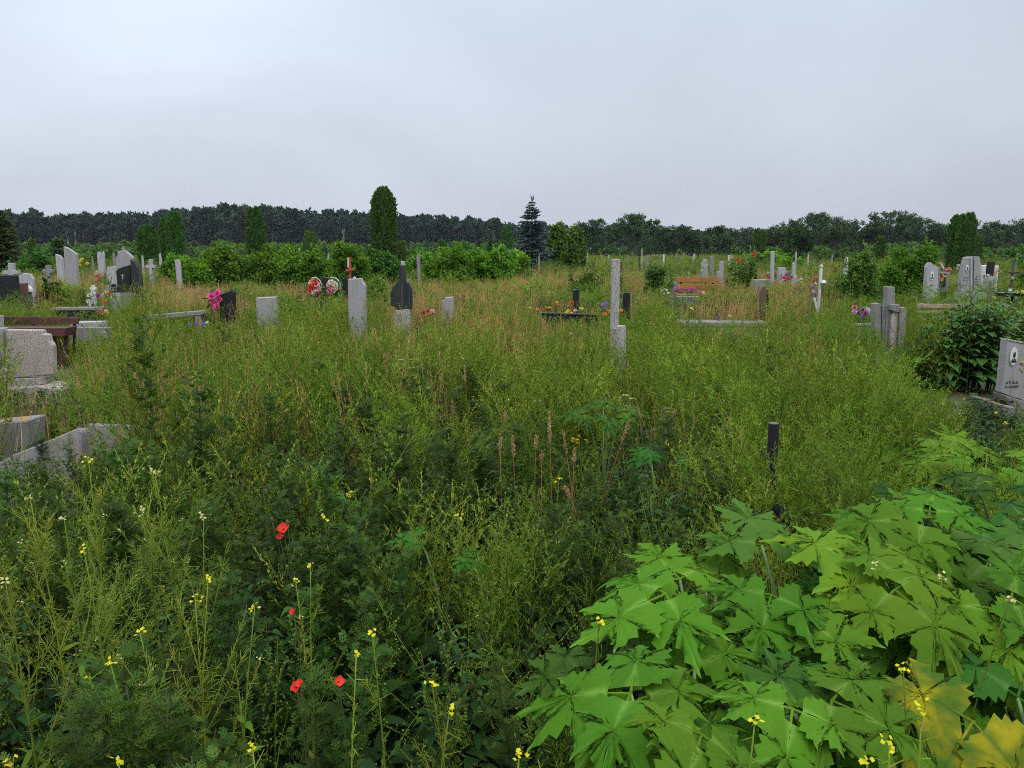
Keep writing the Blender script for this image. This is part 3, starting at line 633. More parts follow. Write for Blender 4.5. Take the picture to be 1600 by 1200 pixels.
# ---------------------------------------------------------------- trees and shrubs
def crown_leaves(mb, rng, centres, rad, per, leaf, t0=.5, flat=.0, m=0):
    n = len(centres) * per; c = np.repeat(A(centres), per, 0); rr = np.repeat(np.broadcast_to(A(rad), (len(centres),)), per)[:, None]
    d = rv(rng, n) * (rng.random((n, 1)) ** .45); p = c + d * rr * A([1, 1, .8]); tt = np.repeat(np.clip(rng.normal(t0, .2, len(centres)), 0, 1), per) + rng.normal(0, .13, n)
    nn = nrm(rv(rng, n) + A([0, 0, .7])); dd = nrm(np.cross(nn, rv(rng, n))); L = leaf * rng.uniform(.6, 1.3, n)
    blades(mb, A(p), A(dd), A(nn), L, L * .62, np.clip(tt, 0, 1), .5, m)
def shrub_obj(seed, wd, ht, n=90, per=60, leaf=.09, mat='shrub', base=0.15, parent=None, name='crown', dep=None):
    rng = np.random.default_rng(seed); mb = MB(); dep = dep or wd * .7; C = []
    lob = [(rng.uniform(-.36, .36) * wd, rng.uniform(-.3, .3) * dep, rng.uniform(.62, 1.0)) for _ in range(max(3, int(wd * 3.2)))]
    while len(C) < n:
        lx, ly, lh = lob[rng.integers(len(lob))]; a = rng.uniform(0, 6.28); r = math.sqrt(rng.random()) * wd * .24; z = rng.uniform(base, 1) ; prof = math.sqrt(max(0, 1 - (z * 1.0) ** 3)) * .8 + .2
        C.append((lx + math.cos(a) * r * prof, ly + math.sin(a) * r * prof * dep / wd, z * lh * ht))
    C = np.array(C); crown_leaves(mb, rng, C, wd * .05 + .12, per, leaf)
    for i in range(int(n * 1.1)):  # upright shoots on the outline
        p = C[rng.integers(len(C))]; k = 10; e = p + np.array([rng.normal(0, .1), rng.normal(0, .1), rng.uniform(.12, .42)]); s = rng.random((k, 1)); q = p * (1 - s) + e * s
        blades(mb, A(q), nrm(rv(rng, k) + A([0, 0, .2])), nrm(rv(rng, k) + A([0, 0, 1])), leaf * 1.2, leaf * .7, np.clip(rng.normal(.7, .15, k), 0, 1))
    tr = MB()
    for i in range(7):
        lx, ly, lh = lob[i % len(lob)]; tube(tr, curve_path(rng, (lx * .3, ly * .3, 0), (lx * .8, ly * .8, ht * lh * .8), ht * lh * .8, 5, .12), np.linspace(.03, .008, 6), 5, .4)
    return mb, tr
def add_shrub(name, label, cat, px0, px1, ptop, D, seed, mat='shrub', leaf=.09, n=150, per=60, group=None, base=.12):
    a = P(px0, 450, D); b = P(px1, 450, D); ht = P(800, ptop, D).z; wd = b.x - a.x; r = thing(name, label, cat, ((a.x + b.x) / 2, D, 0), 0, group)
    mb, tr = shrub_obj(seed, wd, ht * 1.04, n, per, leaf * 1.25, mat, base); clear(px0 + 4, px1 - 4, min(462, 388 + 2 * FPX / D - 22), D, 8); mb.obj('crown', M[mat], r); tr.obj('trunk', M['bark'], r); return r
def thuja_mesh(seed, wd, ht, n=5200, L=.2):
    rng = np.random.default_rng(seed); mb = MB(); ph = rng.uniform(0, 6.28, 6)
    z = rng.random(n) ** .9; az = rng.uniform(0, 6.28, n); prof = np.where(z < .12, .72 + z * 2.2, np.where(z < .72, .98 - .06 * (z - .12), .945 * np.sqrt(np.maximum(0, 1 - ((z - .72) / .29) ** 2)) + .02))
    lump = 1 + .07 * np.sin(az * 5 + ph[0] + 6 * z) + .08 * np.sin(az * 9 + ph[1] - 9 * z) + .05 * np.sin(z * 34 + ph[2] + az * 2)
    r = wd / 2 * prof * lump * (1 - .34 * rng.random(n) ** 1.8) * (1 + .07 * np.abs(rng.normal(0, 1, n)))
    p = np.stack([r * np.cos(az), r * np.sin(az), z * ht * (1 + .012 * np.sin(az * 3 + ph[3]))], 1)
    d = np.stack([np.cos(az) * .45, np.sin(az) * .45, np.full(n, 1.0)], 1) + rng.normal(0, .3, (n, 3)); nn = np.stack([np.cos(az), np.sin(az), 0 * az], 1) + rng.normal(0, .6, (n, 3))
    LL = L * rng.uniform(.7, 1.5, n); blades(mb, A(p), A(d), A(nn), LL, LL * .5, np.clip(rng.normal(.45, .17, n) + .12 * np.sin(az * 5 + ph[0]), 0, 1), .55)
    tr = MB(); tube(tr, [(0, 0, 0), (0, 0, ht * .5), (0, 0, ht * .9)], [wd * .06, wd * .05, .02], 8, .5); 
    k = 90; zz = rng.random(k) * .9; a2 = rng.uniform(0, 6.28, k); wires(tr, A(np.stack([0 * zz, 0 * zz, zz * ht], 1)), A(np.stack([np.cos(a2) * wd * .3, np.sin(a2) * wd * .3, zz * ht + .3], 1)), .012, .5)
    return mb, tr
def add_thuja(label, px0, px1, ptop, D, seed, n=5200, name='thuja_tree', cat='thuja', mat='thuja', group=None):
    c = P((px0 + px1) / 2, 400, D); r = thing(name, label, cat, (c.x, D, 0), 0, group); wd = (px1 - px0) * mpp(D); mb, tr = thuja_mesh(seed, wd, P(800, ptop, D).z - .05, n, max(.14, 4.2 * mpp(D)))
    mb.obj('crown', M[mat], r); tr.obj('trunk', M['bark'], r); return r
def spruce_mesh(seed, wd, ht, levels=26, sparse=1.0, tuft=.3, topw=.04):
    rng = np.random.default_rng(seed); mb = MB(); tr = MB(); tube(tr, [(0, 0, 0), (0, 0, ht * .6), (0, 0, ht)], [ht * .02, ht * .011, .01], 8, .5)
    for i in range(levels):
        z = ht * (.06 + .93 * (i / levels) ** .92); rr = wd / 2 * (topw + (1 - topw) * (1 - i / levels) ** .85) * rng.uniform(.85, 1.12); nb = int((11 - 5 * i / levels) * sparse)
        for b in range(nb):
            az = rng.uniform(0, 6.28); L = rr * rng.uniform(.72, 1.1); u = .22 if i > levels * .7 else .02
            path = np.array([[math.cos(az) * L * s, math.sin(az) * L * s, z + L * (u * s - .38 * s * s + .30 * s ** 3)] for s in (0, .35, .7, 1)]); tube(tr, path, np.linspace(.02, .005, 4), 3, .4, 0, False)
            k = int(10 + 34 * L / max(wd / 2, .1)); s = rng.uniform(.1, 1, k); p, t = samp(path, s); sd = np.cross(t, [0, 0, 1]); sg = rng.choice([-1, 1], k)[:, None]
            d = nrm(t * .8 + sd * sg * rng.uniform(.2, 1, (k, 1)) + rng.normal(0, .18, (k, 3)) + [0, 0, .1]); LL = tuft * rng.uniform(.5, 1.1, k) * (1.1 - .4 * s) * min(1, .35 + L)
            for j in range(2): blades(mb, A(p), A(d), nrm(A([[0, 0, 1.]]) * (1 - j) + sd * j + rng.normal(0, .25, (k, 3))), LL, LL * .3, np.clip(rng.normal(.5, .2, k) + .15 * s, 0, 1), .5)
    k = 14; blades(mb, A(np.stack([0 * np.arange(k), 0 * np.arange(k), ht * (1 - .05 * rng.random(k))], 1)), nrm(rv(rng, k) * .5 + A([0, 0, 1])), rv(rng, k), tuft, tuft * .2, .6)
    return mb, tr
def tree_mesh(seed, wd, ht, n=70, per=55, leaf=.5, bare=.12, airy=1.0):
    rng = np.random.default_rng(seed); mb = MB(); tr = MB(); C = []; tube(tr, curve_path(rng, (0, 0, 0), (0, 0, 1), ht * .8, 6, .06), np.linspace(ht * .022, ht * .006, 7), 7, .5)
    lobes = [(rng.uniform(-.3, .3) * wd, rng.uniform(-.3, .3) * wd, rng.uniform(.35, .92) * ht, rng.uniform(.13, .24) * wd) for _ in range(9)] + [(rng.uniform(-.12, .12) * wd, 0, ht * .9, wd * .15)]
    for lx, ly, lz, lr in lobes:
        tube(tr, np.array([[0, 0, lz * .5], [lx * .5, ly * .5, lz * .8], [lx, ly, lz]]), [ht * .01, ht * .006, ht * .003], 5, .4, 0, False)
    while len(C) < n:
        lx, ly, lz, lr = lobes[rng.integers(len(lobes))]; v = rv(rng, 1)[0] * rng.random() ** .33 * lr * 1.25 * airy; q = (lx + v[0], ly + v[1], lz + v[2] * 1.1)
        if bare * ht < q[2] < ht: C.append(q)
    crown_leaves(mb, rng, np.array(C), wd * .085, per, leaf); return mb, tr
def add_tree(label, px0, px1, ptop, D, seed, name='broadleaf_tree', cat='tree', mat='tree', leaf=None, n=70, per=55, group=None, kw={}):
    c = P((px0 + px1) / 2, 400, D); r = thing(name, label, cat, (c.x, D, 0), 0, group); wd = (px1 - px0) * mpp(D); mb, tr = tree_mesh(seed, wd * 1.12, P(800, ptop, D).z * 1.08, n, per, leaf or 3.0 * mpp(D), **kw)
    mb.obj('crown', M[mat], r); tr.obj('trunk', M['bark'], r); return r
# ================================================================ LEFT SIDE OF THE GRAVEYARD
# leaning black slab at the left edge
r, c = stele('black polished slab with a sloping right side at the left edge', [(-22, 430), (24, 430), (31, 480), (-22, 480)], 20, .14, M['black'], gb=478, vis=476)
r, c = stele('reddish brown granite slab beside the black slab at the left edge', [(27, 443), (40, 442), (40, 478), (29, 478)], 20.6, .12, M['brownstone'], gb=476)
r, c = stele('pale grey slab with a pointed shoulder behind the brown granite slab', [(26, 432), (36, 427), (46, 428), (51, 436), (51, 470), (26, 470)], 22, .12, M['pale'], gb=465)
def lantern():
    c = P(45, 458, 20.8); r = thing('grave_lamp', 'small black post with a white domed cap beside the brown slab', 'grave lamp', (c.x, 20.8, 0)); mb = MB(); s = mpp(20.8)
    box(mb, -3.4 * s, 3.4 * s, -.05, .05, 0, c.z + .03); mb.obj('post', M['black'], r); mb = MB()
    k = [(6.2, 0), (6.4, 2), (5.8, 5), (4.2, 8), (2.2, 9.6), (.3, 10.2)]; vs = []; f = []
    for rr, z in k: vs += [(rr * s * math.cos(a), rr * s * math.sin(a), c.z + .03 + z * s) for a in np.linspace(0, 6.283, 13)[:-1]]
    for i in range(5):
        for j in range(12): f.append((i * 12 + j, i * 12 + (j + 1) % 12, (i + 1) * 12 + (j + 1) % 12, (i + 1) * 12 + j))
    mb.add(vs, f); mb.add([v for v in vs[:12]], [tuple(range(12))[::-1]]); mb.obj('cap', M['whitepaint'], r, smooth=True)
lantern()
r, c = stele('broad light grey stone cross standing above the black slab', cross_pts(16, 411, 436, 8, 423, 25, 6), 24, .14, M['pale'], name='stone_cross', cat='stone cross', gb=434, vis=432)
r, c = stele('small grey stone cross in the tan grass left of the tall grey stele', cross_pts(74, 414, 440, 6.5, 421, 17, 5.5), 27, .13, M['concrete'], name='stone_cross', cat='stone cross', gb=438, vis=434)
# tall grey stele with slanted top
r, c = stele('tall grey stele with a steeply slanted top on a stepped base', [(99, 385), (106, 388), (119, 397), (119, 448), (102, 452)], 28, .16, M['granite'], gb=447, vis=452)
add_outline(r, c, 'base', [(108, 445), (123, 447), (124, 478), (107, 478)], 28, .4, M['concrete'], y=-.12, gb=470)
add_outline(r, c, 'base', [(123, 452), (168, 453), (168, 480), (124, 480)], 28, .3, M['pale'], y=-.1, gb=470)
r, c = stele('narrow pale stele with a slanting top leaning behind the tall grey stele', [(86, 397), (92, 399), (97, 404), (99, 430), (89, 430)], 31, .12, M['pale'], gb=428, vis=416)
bouquet('flower_bouquet', 'bunch of yellow flowers right of the tall slanted stele', 29, [(124, 409, 3.6, 'yellow'), (130, 406, 3.2, 'yellow'), (134, 412, 3, 'yellow'), (127, 414, 3, 'yellow'), (121, 402, 2.2, 'white')], vis=416)
bouquet('flower_bouquet', 'pink and red flowers on a stalk in front of the stepped pale stone', 25, [(150, 428, 3.4, 'peach'), (157, 434, 3.8, 'hotpink'), (151, 437, 3.4, 'rose'), (149, 425, 2.2, 'cream')], vis=442)
# far ornate pale stone (pixel 155,400) and rock monument
r, c = stele('far pale monument with a notched top between the tall stele and the rock monument', [(151, 396), (154, 393), (156, 397), (160, 393), (162, 398), (161, 418), (153, 418)], 38, .15, M['pale'], gb=416, vis=418)
r, c = stele('pale grey stone with a stepped shoulder beside the polished black monument', [(165, 420), (168, 417), (181, 416), (181, 454), (165, 454)], 24, .15, M['pale'], gb=452, vis=454)
add_outline(r, c, 'inset', [(165.3, 440), (171, 440), (171, 443.5), (165.3, 443.5)], 23.99, .02, M['engrave'], y=-.012, bev=0)
r, c = stele('rough rock-like grey monument topped with a small cross', [(181, 422), (181, 404), (184, 398), (183, 393), (188, 392), (191, 390), (196, 393), (201, 397), (206, 402), (206, 430), (182, 430)], 27, .2, M['granite'], gb=428, vis=430, chip=.006)
add_outline(r, c, 'cross', cross_pts(190.8, 384.5, 393, 1.8, 387, 5, 1.6), 27, .06, M['granite'], y=.06, bev=0)
r, c = stele('polished black monument with a curved crest in front of the rock monument', [(181, 423), (186, 419), (193, 416.5), (202, 414), (202, 458), (185, 458)], 22, .1, M['black'], gb=455, vis=458)
add_outline(r, c, 'wing', [(202.4, 405), (207, 408), (212, 417), (216, 430), (217.5, 445), (216, 458), (202.4, 458)], 22, .22, M['darkrough'], y=.03, gb=455)
add_outline(r, c, 'cross', cross_pts(191, 428, 436, 1.3, 430, 5, 1.2), 21.98, .015, M['granite'], y=-.013, bev=0)
add_outline(r, c, 'base', [(175, 458), (202, 457.5), (204, 500), (175, 500)], 21.8, .4, M['concrete'], y=-.1, gb=480)
clear(174, 204, 480, 21.8)
r, c = stele('small black rounded tablet with pale lettering at the foot of the black monument', [(172.5, 446), (175, 443.5), (179, 443.5), (180.5, 447), (184, 448), (184, 457), (173, 457)], 21, .08, M['black'], gb=999, vis=457)
lines(r, c, [(174, 182, 450, 1.6), (174, 182, 453.5, 1.6)], 21, 0, M['pale'])
mb = MB(); q = P(178, 458, 21); box(mb, -.12, .12, 0, .1, 0, q.z + .01); mb.obj('plinth', M['concrete'], r)
bouquet('flower_bouquet', 'big mixed bunch of white, purple and peach flowers before the black monument', 20.5,
        [(137, 462, 4, 'white'), (139, 471, 4, 'white'), (144, 476, 4.6, 'white'), (147, 458, 3.2, 'white'), (152, 462, 4.3, 'purple'), (161, 462, 4.8, 'cream'), (164, 458, 3.6, 'peach'), (173, 457, 3, 'orange'),
         (173, 465, 3.5, 'lime'), (175, 469, 3, 'white'), (165, 470, 3.6, 'orange'), (161, 478, 3.4, 'peach')], leaves=90, vis=482)
r, c = stele('small white ornamental cross among the mixed bunch of flowers', [(143, 446), (147, 446), (147, 449), (150, 449), (150, 452), (147, 453), (148, 458), (150, 462), (140, 462), (141, 458), (143, 453), (140, 452), (140, 449), (143, 449)], 20.7, .05, M['whitepaint'], name='ornamental_cross', cat='grave cross', gb=460, vis=462, bev=.003)
bouquet('flower_bouquet', 'pink and gold flowers hanging over the right end of the black planter', 19.6, [(155, 487, 4.4, 'rose'), (160, 485, 3.4, 'peach'), (167, 486, 3.4, 'cream'), (163, 490, 3, 'orange'), (170, 489, 2.6, 'yellow')], vis=494)
bouquet('flower_bouquet', 'low orange flowers behind the left end of the black planter', 22.6, [(84, 477, 2.8, 'orange'), (90, 475, 2.8, 'orange'), (95, 478, 2.6, 'orange'), (87, 480, 2.6, 'peach')], vis=482, petals=6)
def planter():
    r, c = stele('long black stone grave trough with a pale rim', [(80, 485), (152, 484), (154, 501), (82, 501)], 20.2, .5, M['black'], name='grave_trough', cat='grave trough', gb=500, vis=500)
    add_outline(r, c, 'rim', [(78.5, 481.6), (153.5, 480.8), (154, 484.4), (79, 485.2)], 20.2, .56, M['concrete'], y=-.03, bev=.004)
planter()
r, c = stele('light grey kerb block lying behind the brown bench', [(109, 503.5), (156, 503), (156, 512), (109, 513)], 16.5, .3, M['pale'], name='kerb_block', cat='kerb block', gb=511, vis=512)
r, c = stele('low grey slab wall in the tan grass right of the brown bench', [(108, 512), (172, 511.5), (172, 545), (108, 546)], 15.5, .12, M['concrete'], name='grave_kerb', cat='grave kerb', gb=540, vis=528)
add_outline(r, c, 'corner_block', [(152, 520), (160, 519), (161, 560), (153, 560)], 15.2, .2, M['pale'], y=-.12, gb=540)
# brown bench (two boards on a dark steel leg)
def brown_bench():
    D = 13; c = P(50, 520, D); r = thing('bench', 'reddish brown painted bench behind the speckled granite slab', 'bench', (c.x, D, 0))
    def b(pts, nm, y, d, m): bevelled(nm, local_outline(pts, D, c.x), d, m, r, y=0, bev=.006, loc=(0, y, 0))
    b([(-60, 497), (109, 498), (106, 509.6), (-60, 509)], 'backrest_board', .3, .03, M['brownpaint'])
    b([(-60, 511), (108, 511.5), (105, 525), (-60, 523)], 'seat_board', -.1, .36, M['brownpaint'])
    for px in (82, -40):
        bevelled('leg', local_outline([(px + 16, 526), (px + 21, 526), (px + 18, 600), (px, 600), (px + 1, 548), (px + 14, 548)], D, c.x, 580), .04, M['darkrust'], r, bev=.004, loc=(0, .05, 0))
        bevelled('backrest_post', local_outline([(px + 14, 499), (px + 18, 499), (px + 20, 600), (px + 15, 600)], D, c.x, 580), .03, M['darkrust'], r, bev=.003, loc=(0, .34, 0))
    clear(-10, 110, 590, D)
brown_bench()
# granite slab K with broken right edge
r, c = stele('speckled buff granite slab with a broken corner in front of the brown bench', [(8, 515), (65, 516), (66, 522), (74, 523), (76, 533), (81, 540), (83, 585), (8, 592)], 11, .12, M['granitepink'], gb=999, vis=606)
add_outline(r, c, 'side_slab', [(-20, 513), (4.5, 513), (7, 592), (-20, 592)], 11, .16, M['post'], y=-.02)
add_outline(r, c, 'plinth', [(4, 592), (69, 590), (70, 600), (5, 606)], 11, .2, M['post'], y=-.04, gb=999)
add_outline(r, c, 'base', [(-20, 606), (72, 600.5), (108, 606), (118, 650), (-20, 650)], 11, .5, M['granitepink'], y=-.2, gb=640)
add_outline(r, c, 'cap_block', [(-12, 491.5), (10.5, 492.5), (11, 510), (-12, 510)], 11.3, .14, M['post'], y=.1)
clear(-10, 100, 600, 11, 22)
# concrete blocks, near left
r, c = stele('weathered concrete kerb corner with orange lichen on top at the left edge', [(-30, 664), (43, 657), (43, 696), (8, 720), (-30, 720)], 6.4, .26, M['lichen'], name='kerb_corner', cat='kerb block', gb=715, vis=690, rz=.0, fuzz=14)
r, c = stele('grey stone slab with a sloping top edge among the weeds beside the lichened kerb', [(-30, 735), (12, 712), (45, 699), (108, 672), (114, 678), (118, 790), (-30, 800)], 5.6, .12, M['lichen'], name='broken_slab', cat='stone slab', gb=780, vis=716, lean=-.18, fuzz=40)
r, c = stele('smooth pale slab glimpsed through thin stems right of the sloping slab', [(113, 668), (126, 665), (204, 668), (200, 690), (196, 745), (122, 745)], 6.2, .1, M['concrete'], name='broken_slab', cat='stone slab', gb=735, vis=690, lean=-.12, fuzz=30)
# long pale kerb bar (M) and its blue flowers
def long_bar():
    D = 14.5; c = P(266, 500, D); r = thing('grave_kerb', 'long weathered pale kerb bar rising to the right in the mid-left weeds', 'grave kerb', (c.x, D, 0))
    bevelled('bar', local_outline([(216, 494), (316, 485.5), (317, 492), (217, 503)], D, c.x), .22, M['concrete'], r, bev=.01)
    bevelled('upright', local_outline([(218, 503), (228, 502), (230, 560), (220, 560)], D, c.x, 540), .2, M['pale'], r, bev=.01)
    bevelled('upright', local_outline([(304, 494), (313, 493), (314, 560), (305, 560)], D, c.x, 540), .2, M['concrete'], r, bev=.01, loc=(0, .01, 0)); clear(214, 318, 504, D, 5)
long_bar()
bouquet('flower_bouquet', 'row of small blue flowers below the long pale kerb bar', 14, [(297, 508, 4, 'blue'), (308, 506, 4.2, 'violet'), (319, 506, 4, 'blue'), (303, 511, 3.4, 'violet'), (325, 504, 3, 'white')], vis=514)
# pink ball of flowers and black stone N
bouquet('flower_bouquet', 'large bright pink ball of flowers beside the small black headstone', 15, [(341, 458, 6.5, 'pink'), (331, 463, 6.5, 'pink'), (342, 467, 6.5, 'pink'), (333, 472, 6.3, 'pink'), (341, 478, 6, 'pink'), (327, 476, 4, 'orange'), (324, 480, 3, 'yellow'), (336, 484, 4.5, 'pink')], leaves=40, vis=490)
r, c = stele('small black headstone turned sideways beside the bright pink flowers', [(341, 461), (364, 452.5), (366, 457), (366, 510), (342, 515)], 15, .1, M['black'], gb=505, vis=502, rz=-.25)
# stele O
r, c = stele('plain grey speckled stele standing alone in the weeds on the left', [(400.5, 465), (431, 464), (431, 530), (400.5, 530)], 13.6, .14, M['granite'], gb=526, vis=512, lean=.02)
# wreaths P
def wreath(label, cx, cy, D, petals, seed, ribbon=True):
    c = P(cx, cy + 40, D); r = thing('funeral_wreath', label, 'wreath', (c.x, D, 0), 0); rng = np.random.default_rng(seed); s = mpp(D); zc = P(cx, cy, D).z; R = 10.5 * s
    mb = MB(); an = np.linspace(-.5, math.pi + .5, 24); tube(mb, [(R * math.cos(a), .03, zc + R * 1.25 * math.sin(a)) for a in an[:15]], .013, 6, .6); mb.obj('ribbon', FL['white'], r)
    lf = MB(); k = 220; a = rng.uniform(0, 6.28, k); q = np.sqrt(rng.random(k)) * R * .95; pp = np.stack([q * np.cos(a), rng.uniform(0, .12, k), zc - .05 + q * 1.2 * np.sin(a)], 1); leaves6(lf, A(pp), A(rv(rng, k) + A([0, -.3, 0])), rv(rng, k), .11, .04, .2, .2, rng.random(k)); lf.obj('leaves', M['silkleaf'], r)
    for i in range(11):
        a = rng.uniform(0, 6.28); q = math.sqrt(rng.random()) * R * .75; mb = MB(); head(mb, Vector((q * math.cos(a), -.04, zc - .03 + q * 1.1 * math.sin(a))), (0, -1, .3), .085, rng); mb.obj('flower', FL[petals[i % len(petals)]], r)
    mb = MB(); tube(mb, [(-.12, .14, 0), (0, .1, zc + .1)], .012, 5); tube(mb, [(.14, .14, 0), (0, .1, zc + .1)], .012, 5); mb.obj('stand', M['rawwood'], r); clear(cx - 16, cx + 16, cy + 16, D, 8)
wreath('arched wreath of red and white flowers leaning at the left of the pair', 493, 447, 17, ['red', 'white', 'red', 'peach'], 5)
wreath('arched wreath of pale pink and cream flowers next to the red cross', 522, 447, 17.3, ['cream', 'rose', 'white', 'peach'], 6)
def black_backing():
    for lab, pts in (('black fence panel just behind the two flower wreaths', [(498, 437), (506, 433), (512, 434), (513, 470), (499, 470)]), ('narrow black headstone between the pale wreath and the tall grey stele', [(534, 436), (542, 432), (543, 470), (534, 470)])):
        stele(lab, pts, 18.2, .08, M['black'], gb=465, vis=450)
black_backing()
# stele Q with red cross behind
r, c = stele('tall plain pale stele with one chipped upper corner in the middle left', [(543.5, 436), (564, 435), (566, 441), (570, 446), (571.5, 545), (544, 545)], 13, .16, M['granite'], gb=540, vis=528)
add_outline(r, c, 'chip', [(551, 435.4), (553, 432), (555.5, 435.3)], 13, .05, M['whitepaint'], y=.02, bev=0)
def red_cross():
    D = 15; c = P(546, 440, D); r = thing('grave_cross', 'red painted cross with a white edge showing above the tall pale stele', 'grave cross', (c.x, D, 0))
    bevelled('upright', local_outline([(545, 403), (548, 401.5), (548, 560), (545, 560)], D, c.x, 540), .05, M['redpaint'], r, bev=.003)
    bevelled('edge_strip', local_outline([(542.6, 402.5), (544.9, 402.5), (544.9, 418), (542.9, 418)], D, c.x), .04, M['whitepaint'], r, y=.003, bev=0)
    bevelled('crossbar', local_outline([(540.5, 420.5), (552.5, 419.5), (552.5, 423.5), (540.5, 424)], D, c.x), .04, M['redpaint'], r, y=-.042, bev=.002); clear(540, 553, 436, D, 2)
red_cross()
# dark arched monument R
pts = [(610.5, 478), (610, 458), (613, 449), (619, 443), (622, 440.5)] + [(623, 436), (621.5, 433), (623.5, 428), (625, 415), (633, 415), (634, 428), (634.5, 440)] + [(639, 443.5), (643, 450), (644, 459), (643.5, 484), (620, 484), (618, 480)]
r, c = stele('dark weathered arched monument with a bottle-shaped neck on a grey pillar', pts, 14, .12, M['darkrough'], name='monument', cat='monument', gb=999, vis=484)
add_outline(r, c, 'cap', [(626, 408.5), (631.5, 408.5), (631.5, 414.6), (626, 414.6)], 14, .08, M['pale'], y=.02)
add_outline(r, c, 'side_stone', [(635, 436), (640.5, 436), (640.5, 442), (635, 441)], 14.06, .08, M['concrete'], y=.02)
add_outline(r, c, 'pillar', [(619, 484.5), (640, 483), (641, 545), (614, 545), (615, 495)], 14, .2, M['post'], y=-.04, gb=530)
clear(613, 643, 522, 14, 12)
add_outline(r, c, 'groove', [(627.5, 443), (628.7, 443), (628.7, 480), (627.5, 480)], 14, .01, M['engrave'], y=-.004, bev=0)
bouquet('flower_bouquet', 'faded pinkish red flowers low in the tan grass right of the dark arched monument', 14.5, [(663, 489, 4.5, 'red'), (668, 487, 4.5, 'hotpink'), (675, 487, 4, 'peach'), (658, 492, 3.6, 'rose'), (680, 491, 3.6, 'rose')], vis=496)
r, c = stele('light grey stone with a stepped top right of the faded red flowers', [(690, 470), (694, 469), (695, 465), (708, 464), (708, 510), (690, 510)], 14.8, .14, M['granite'], gb=505, vis=490)
r, c = stele('thin leaning grey post with a hooked top in front of the green shrubs', [(650.5, 400), (654, 397), (657.5, 399), (656, 404), (657, 430), (653.5, 430)], 30, .12, M['concrete'], name='grave_post', cat='grave post', gb=428, vis=424)
# ================================================================ CENTRE
r, c = stele('tall narrow speckled concrete post standing in the centre of the weeds', [(957, 405), (969.5, 405), (967, 512), (969, 540), (955, 540)], 10.6, .13, M['post'], name='grave_post', cat='grave post', gb=535, vis=520, bev=.006)
r, c = stele('short speckled post stub in front of the tall narrow post', [(965.5, 510), (978, 509), (978, 555), (965.5, 555)], 9.4, .11, M['post'], name='grave_post', cat='grave post', gb=999, vis=588, bev=.006)
add_outline(r, c, 'lower_block', [(964.3, 555.5), (978.2, 555.5), (977.6, 640), (963.6, 640)], 9.4, .13, M['post'], y=-.01, gb=610)
def lean_post(label, x0, x1, yt, yb, D, slope, mat='black', rz=0.3):
    r, c = stele(label, [(x0, yt + slope), (x0 + 3, yt), (x1, yt), (x1, yb), (x0, yb)], D, .1, M[mat], gb=yb - 3, vis=yb - 8, rz=rz); return r
lean_post('small black headstone with a pale top edge behind the red and yellow flowers', 897, 906, 452, 492, 15.5, 1)
lean_post('small black headstone with a slanting top right of the tall speckled post', 973, 984, 457, 500, 15, 2, rz=-.3)
r, c = stele('low black stone kerb in front of the flower row in the centre', [(843, 490), (934, 493), (934, 515), (844, 512)], 14.6, .12, M['black'], name='grave_kerb', cat='grave kerb', gb=508, vis=503, fuzz=7)
add_outline(r, c, 'rim', [(842, 488.6), (935, 491.6), (935, 493.2), (842, 490.2)], 14.6, .16, M['darkrough'], y=-.02, bev=0)
bouquet('flower_bouquet', 'red, yellow and cream flowers behind the low black kerb', 15.1, [(894, 474, 3.6, 'red'), (893, 480, 3.2, 'red'), (882, 475, 2.4, 'magenta'), (888, 487, 3.6, 'yellow'), (899, 486, 3.4, 'cream'), (908, 482, 3.6, 'lime'), (884, 489, 3, 'yellow'), (893, 489, 2.6, 'peach')], leaves=60, vis=492)
bouquet('flower_bouquet', 'purple flower cluster above orange flowers left of the tall speckled post', 14.2, [(942, 476, 3.6, 'violet'), (948, 475, 3.8, 'violet'), (944, 481, 3.6, 'violet'), (950, 486, 3.8, 'orange'), (944, 491, 3.8, 'orange'), (940, 483, 2.5, 'purple')], leaves=50, vis=496)
bouquet('flower_bouquet', 'orange bloom showing right of the tall speckled post', 14.2, [(970, 485, 3.2, 'orange'), (969, 489, 2.5, 'orange')], leaves=10, vis=494)
for i, (x, y, nn, lb) in enumerate(((829, 486, 4, 'orange and yellow marigolds at the left end of the black kerb'), (862, 478, 4, 'yellow flowers in green leaves left of the red bunch'))):
    rr = random.Random(i); bouquet('marigold_plant', lb, 15.4 + .3 * i, [(x + rr.uniform(-11, 11), y + rr.uniform(-6, 5), rr.uniform(1.9, 2.8), rr.choice(['yellow', 'orange'])) for _ in range(8)], cat='flowering plant', leaves=160, vis=492)
# varnished bench
def bench():
    D = 20; c = P(1096, 480, D); r = thing('bench', 'varnished orange wooden bench with a two-board backrest', 'bench', (c.x, D, 0)); yaw = 0
    def b(nm, pts, y, d, m='orangewood', bv=.006): bevelled(nm, local_outline(pts, D, c.x), d, M[m], r, bev=bv, loc=(0, y, 0))
    b('backrest_board', [(1062, 433.5), (1128, 433.5), (1128, 443), (1062, 442)], .30, .035); b('backrest_board', [(1062, 444.5), (1128, 445.2), (1128, 454), (1062, 453)], .28, .035)
    b('seat_board', [(1057, 459.5), (1129, 460.5), (1129, 463), (1057, 462)], -.12, .38)
    for px in (1067, 1118): 
        bevelled('back_post', local_outline([(px, 435), (px + 4, 435), (px + 4, 500), (px, 500)], D, c.x, 490), .04, M['darkrust'], r, loc=(0, .34, 0), bev=.004)
        bevelled('front_leg', local_outline([(px, 463), (px + 4, 463), (px + 4, 510), (px, 510)], D, c.x, 490), .05, M['darkrust'], r, loc=(0, -.08, 0), bev=.004)
    clear(1050, 1132, 462, D, 5)
bench()
